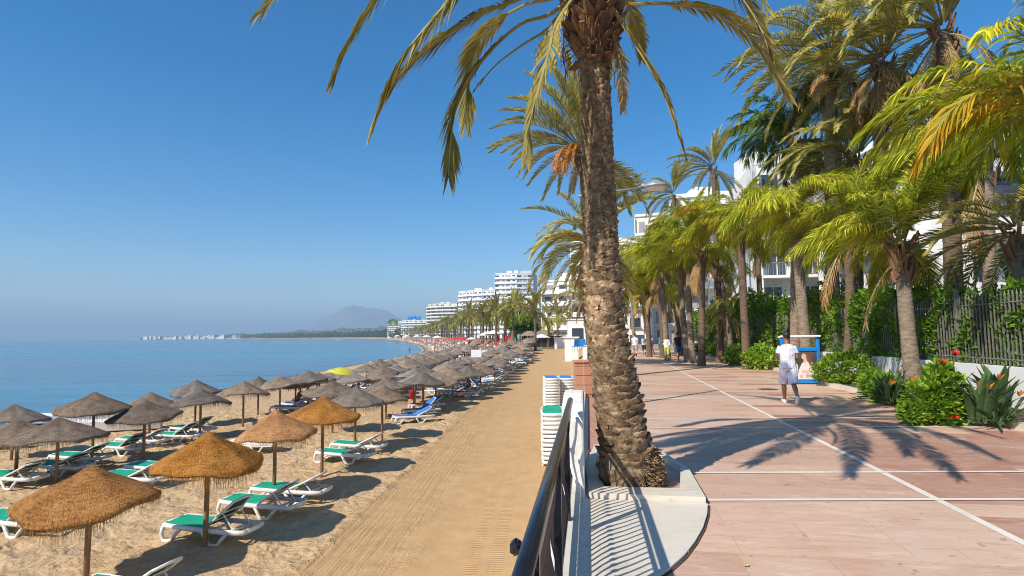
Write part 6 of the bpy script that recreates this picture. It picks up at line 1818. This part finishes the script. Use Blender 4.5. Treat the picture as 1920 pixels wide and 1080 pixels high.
# dark pine wood behind the far palms (reads as one mass)
mb = MB(); rg = random.Random(8)
for i in range(9000):
    y = 900 + 1500 * rg.random() ** 1.5
    x = float(lerp_tab(PROM, y)) + rg.uniform(0, 60 + y * .08); hh = rg.uniform(4, 15) * (.75 + .5 * noise.noise(V((x * .02, y * .01, 1))))
    p = V((x, y, 2 + hh)); s = rg.uniform(1.4, 3.6); d = V((rg.gauss(0, 1), rg.gauss(0, 1), rg.gauss(.3, .6))).normalized()
    leaf(mb, p, d, V((0, 0, 1)), s * 2.2, s, (rg.uniform(.6, 1.2),) * 3)
    if i % 3 == 0: leaf(mb, V((x, y, 1.5)), V((rg.gauss(0, .3), 0, 1)).normalized(), V((0, -1, 0)), hh, 1.2, (.6, .6, .5))
stuff(mb.build('pine_wood', M['wood_dk']), 'dark green wood along the far shore', 'wood')
def broad_tree(px, py, Y, r, label, seed):
    p = AT(px, py, Y); g0 = ground(p.x, Y); root = empty('pine_tree', label, 'tree', (p.x, Y, g0)); h = p.z - g0
    mb = MB(); rg = random.Random(seed)
    def smp(rg_):
        a = rg_.uniform(0, 6.28); e = math.asin(rg_.uniform(-.6, 1)); d = V((math.cos(a) * math.cos(e), math.sin(a) * math.cos(e), math.sin(e)))
        q = rg_.uniform(.5, 1) * (1 + .45 * noise.noise(d * 2 + V((seed, 0, 0))))
        return V((0, 0, h)) + V((d.x * r * q, d.y * r * q, d.z * r * .6 * q)), d
    leaf_cloud(mb, smp, 900, 1.3, .45, seed); mb.build('crown', M['leaf_hedge'], root)
    t_ = MB(); t_.tube([V((0, 0, -.5)), V((.1, 0, h * .5)), V((0, 0, h))], [.35, .28, .12], 8); t_.build('trunk', M['trunk_dark'], root)
broad_tree(737, 606, 830, 10, 'bright green round tree below the small white block on the far beach', 3)
broad_tree(980, 612, 112, 2.4, 'leafy green tree among the trunks of the far palm clump', 5)

# ================================================================== FAR BEACH
def crowd():
    mb = MB(); rg = random.Random(4)
    for i in range(2600):
        y = 105 + 520 * rg.random() ** 1.3
        s = float(lerp_tab(SHORE, y)); p = float(lerp_tab(PROM, y))
        t = min(.97, max(.22, rg.gauss(.68, .2))); x = s + (p - s) * t; z = ground(x, y)
        k = rg.random()
        if y < 150 and x < -13: continue
        if k < .55: mb.box((x, y, z + .3), (rg.uniform(1, 1.9), .65, .28), rg.uniform(0, 3), 0)
        elif k < .70: mb.box((x, y, z + .38), (1.2, .6, .2), rg.uniform(0, 3), 1)
        else: mb.ell((x, y, z + .75), (.22, .2, rg.uniform(.4, .8)), 6, 2 if k < .97 else 3)
    return mb.build('beach_crowd', [M['plastic'], M['blue_fab'], SKINS['tan'], M['red']])
stuff(crowd(), 'crowd of sunbathers and white loungers on the far beach', 'crowd')
def cloth_parasol(px, py, Y, r, mat, label, h=2.4, group=None):
    p = AT(px, py, Y); g0 = ground(p.x, Y)
    root = empty('beach_parasol', label, 'beach parasol', (p.x, Y, g0), 0, group)
    hh = max(1.8, p.z - g0)
    mb = MB(); mb.lathe([(.02, hh), (r * .5, hh - r * .16), (r, hh - r * .40), (r * .97, hh - r * .45), (.03, hh - r * .1)], 12); mb.build('canopy', M[mat], root)
    mb = MB(); mb.tube([(0, 0, -.2), (0, 0, hh)], .045, 6); mb.build('pole', M['pole'], root)
CG = 'cloth parasols on the far beach'
for i, (px, py, Y, r, m_) in enumerate([(868, 631, 150, 1.7, 'red'), (852, 632, 165, 1.3, 'red'), (884, 632, 140, 1.3, 'canvas'), (912, 622, 130, 2.0, 'canvas'), (925, 619, 128, 2.0, 'canvas'), (836, 632, 190, 1.6, 'orange'), (800, 628, 240, 2.0, 'canvas'), (782, 628, 270, 2.0, 'canvas'), (762, 628, 300, 2.0, 'canvas'), (745, 628, 330, 2.0, 'canvas'), (820, 629, 215, 2.0, 'canvas')]):
    cloth_parasol(px, py, Y, r, m_, '%s cloth parasol, %s of the far beach ones' % ({'red': 'red', 'canvas': 'white', 'orange': 'orange'}[m_], ordw(i + 1)), group=CG)
cloth_parasol(1015, 626, 100, 1.6, 'canvas', 'white square parasol of the beach bar at the end of the raked track')
for i, (px, Y, m_, lab) in enumerate([(932, 128, 'red', 'red sail banner left of the far palm clump'), (948, 124, 'red', 'red sail banner in the middle of the far palm clump'), (961, 120, 'red', 'red sail banner right of the others by the far palms'), (967, 112, 'green_fab', 'green closed parasol beside the red banners')]):
    p = AT(px, 628, Y); g0 = ground(p.x, Y); root = empty('banner' if m_ == 'red' else 'closed_parasol', lab, 'banner' if m_ == 'red' else 'parasol', (p.x, Y, g0))
    mb = MB(); mb.lathe([(.12, .6), (.55 if m_ == 'red' else .3, 1.0), (.5 if m_ == 'red' else .25, 1.8), (.1, 2.8)], 8); mb.build('cloth', M[m_], root)
    mb = MB(); mb.tube([(0, 0, -.2), (0, 0, 3)], .04, 6); mb.build('pole', M['pole'], root)
# beach bar, kiosks, chairs
p = AT(1012, 648, 104)
bb_ = empty('beach_bar', 'dark shaded beach bar with a reed roof under the palms', 'kiosk', (p.x + .5, 106, ground(p.x, 106)))
mb = MB(); mb.box((0, 0, 1.0), (7, 4, 2.0)); mb.build('wall', M['black'], bb_)
mb = MB(); mb.add([(-4, -3, 2.1), (4, -3, 2.1), (4, 3, 2.1), (-4, 3, 2.1), (-3, 0, 3.0), (3, 0, 3.0)], [(0, 1, 5, 4), (2, 3, 4, 5), (1, 2, 5), (3, 0, 4), (3, 2, 1, 0)]); mb.build('roof', M['straw_brown'], bb_)
for k in range(4):
    mb = MB(); mb.tube([(-3.4 + k * 2.2, -2.4, -.2), (-3.4 + k * 2.2, -2.4, 2.2)], .07, 6); mb.build('post', M['pole'], bb_)
def kiosk(px0, px1, pyt, pyb, Y, label, mat='white', roof='white', open_=True, ov=.15):
    a, b = AT(px0, pyb, Y), AT(px1, pyt, Y); W2 = b.x - a.x; g0 = min(ground(a.x, Y), a.z) if Y > 63 else a.z
    root = empty('kiosk', label, 'kiosk', ((a.x + b.x) / 2, Y, g0)); H2 = b.z - g0
    mb = MB(); mb.box((0, W2 * .3, H2 / 2), (W2, W2 * .6, H2)); mb.build('wall', M[mat], root)
    mb = MB(); mb.box((0, W2 * .3, H2 + .09), (W2 + ov * 2, W2 * .6 + ov * 2, .18), bev=.03); mb.build('roof', M[roof], root)
    if open_:
        mb = MB(); mb.box((0, -.02, H2 * .55), (W2 * .62, .05, H2 * .40)); mb.build('hatch', M['glass'], root)
        mb = MB(); mb.box((0, -.14, H2 * .33), (W2 * .7, .3, .05)); mb.build('counter', M['grey_metal'], root)
kiosk(1040, 1058, 634, 656, 96, 'plain white booth at the end of the raked track', open_=False)
kiosk(1060, 1084, 634, 656, 72, 'white booth left of the blue chairs', open_=False)
kiosk(1066, 1100, 600, 634, 86, 'white kiosk with a dark hatch behind the blue chairs')
kiosk(1176, 1206, 586, 628, 58, 'orange and white kiosk at the end of the promenade right of the trunk', 'white', 'orange')
def chair(px, py, Y, label, rz):
    p = AT(px, py, Y); r = empty('folding_chair', label, 'chair', (p.x, Y, p.z), rz)
    mb = MB(); mb.box((0, 0, .45), (.5, .5, .05), bev=.01); mb.build('seat', M['blue_frame'], r)
    mb = MB(); mb.box((0, -.26, .75), (.5, .05, .55), Matrix.Rotation(R(12), 3, 'X'), bev=.01); mb.build('backrest', M['blue_frame'], r)
    for s in (-1, 1):
        for q in (-1, 1):
            mb = MB(); mb.tube([(s * .22, q * .22, .45), (s * .25, -q * .1 + q * .3, 0)], .02, 6); mb.build('leg', M['grey_metal'], r)
chair(1080, 660, 46, 'blue folding chair, left of two by the far white pier', .3)
chair(1094, 660, 45, 'blue folding chair, right of two by the far white pier', -.4)
# white notice board above the loungers
p = AT(893, 663, 47)
nb_ = empty('notice_board', 'blank white notice board on a post above the blue loungers', 'sign', (p.x, 47, ground(p.x, 47)))
mb = MB(); mb.box((0, 0, p.z - ground(p.x, 47)), (.86, .04, .62), bev=.01); mb.build('board', M['white'], nb_)
mb = MB(); mb.tube([(0, .05, -.3), (0, .05, p.z - ground(p.x, 47) + .2)], .045, 8); mb.build('post', M['grey_metal'], nb_)
p = AT(773, 738, 38)
g0 = ground(p.x, 38); bn = empty('bucket', 'red bucket standing on the sand behind the three blue loungers', 'bucket', (p.x, 38, g0))
mb = MB(); mb.lathe([(.17, 0), (.22, .55), (.235, .56), (.235, .6), (.20, .6), (.16, .1)], 16); mb.build('pail', M['red'], bn, True)
mb = MB(); mb.tube(catmull([(-.23, 0, .57), (-.15, 0, .74), (.15, 0, .74), (.23, 0, .57)], 10), .012, 5); mb.build('handle', M['grey_metal'], bn)
g_ = G(1297, 668, PZ)
lbn = empty('litter_bin', 'black litter bin beside the bed, right of the man in black', 'litter bin', (g_.x, g_.y + .6, PZ))
mb = MB(); mb.lathe([(.30, 0), (.34, .06), (.36, .85), (.33, .9)], 16); mb.build('drum', M['black'], lbn, True)
mb = MB(); mb.lathe([(.38, .88), (.38, .94), (.25, 1.02), (.03, 1.05)], 16); mb.build('lid', M['black'], lbn, True)
# white sail cloths / pedal boats at the water edge
def boat(px, py, Y, L, rz, label):
    p = AT(px, py, Y); z = max(SEA, ground(p.x, Y)); r = empty('boat', label, 'boat', (p.x, Y, z), rz)
    mb = MB(); rings = []
    for t in np.linspace(0, 1, 9):
        w2 = .62 * math.sin(math.pi * (.12 + .80 * t)) ** .7; zz = .12 + .25 * (2 * t - 1) ** 4
        x = (t - .5) * L
        rings.append([V((x, -w2, .42 + zz)), V((x, -w2 * .8, .12)), V((x, 0, 0)), V((x, w2 * .8, .12)), V((x, w2, .42 + zz)), V((x, w2 * .86, .40 + zz)), V((x, 0, .30)), V((x, -w2 * .86, .40 + zz))])
    mb.loft(rings); mb.build('hull', M['canvas'], r)
    mb = MB()
    for x in (-.2, .2): mb.box((x * L, 0, .42), (.25, 1.0, .05))
    mb.build('thwart', M['pole'], r)
boat(208, 806, 27, 4.2, R(14), 'upturned white boat on the sand by the water, right of the dark parasols')
boat(120, 783, 33, 5.5, R(10), 'white boat lying in the shallow water at the left')
boat(30, 838, 24, 4.5, R(8), 'white boat half hidden behind the dark parasols at the left edge')
boat(636, 630.5, 900, 9, R(0), 'small dark boat on the bay below the mountain')
# sand footprints of fallen leaves on the paving
lf = random.Random(3)
for px, py in ((1283, 1036), (1395, 1062)):
    g = G(px, py, PZ + .01); mb = MB()
    leaf(mb, V((0, 0, .004)), V((.8, .5, .12)).normalized(), V((0, 0, 1)), .055, .018, None)
    tag(mb.build('fallen_leaf', M['yellow'], None, False, g), 'yellow fallen leaf on the pink paving, %s' % ('near the planter corner' if px < 1300 else 'farther right at the bottom'), 'leaf')
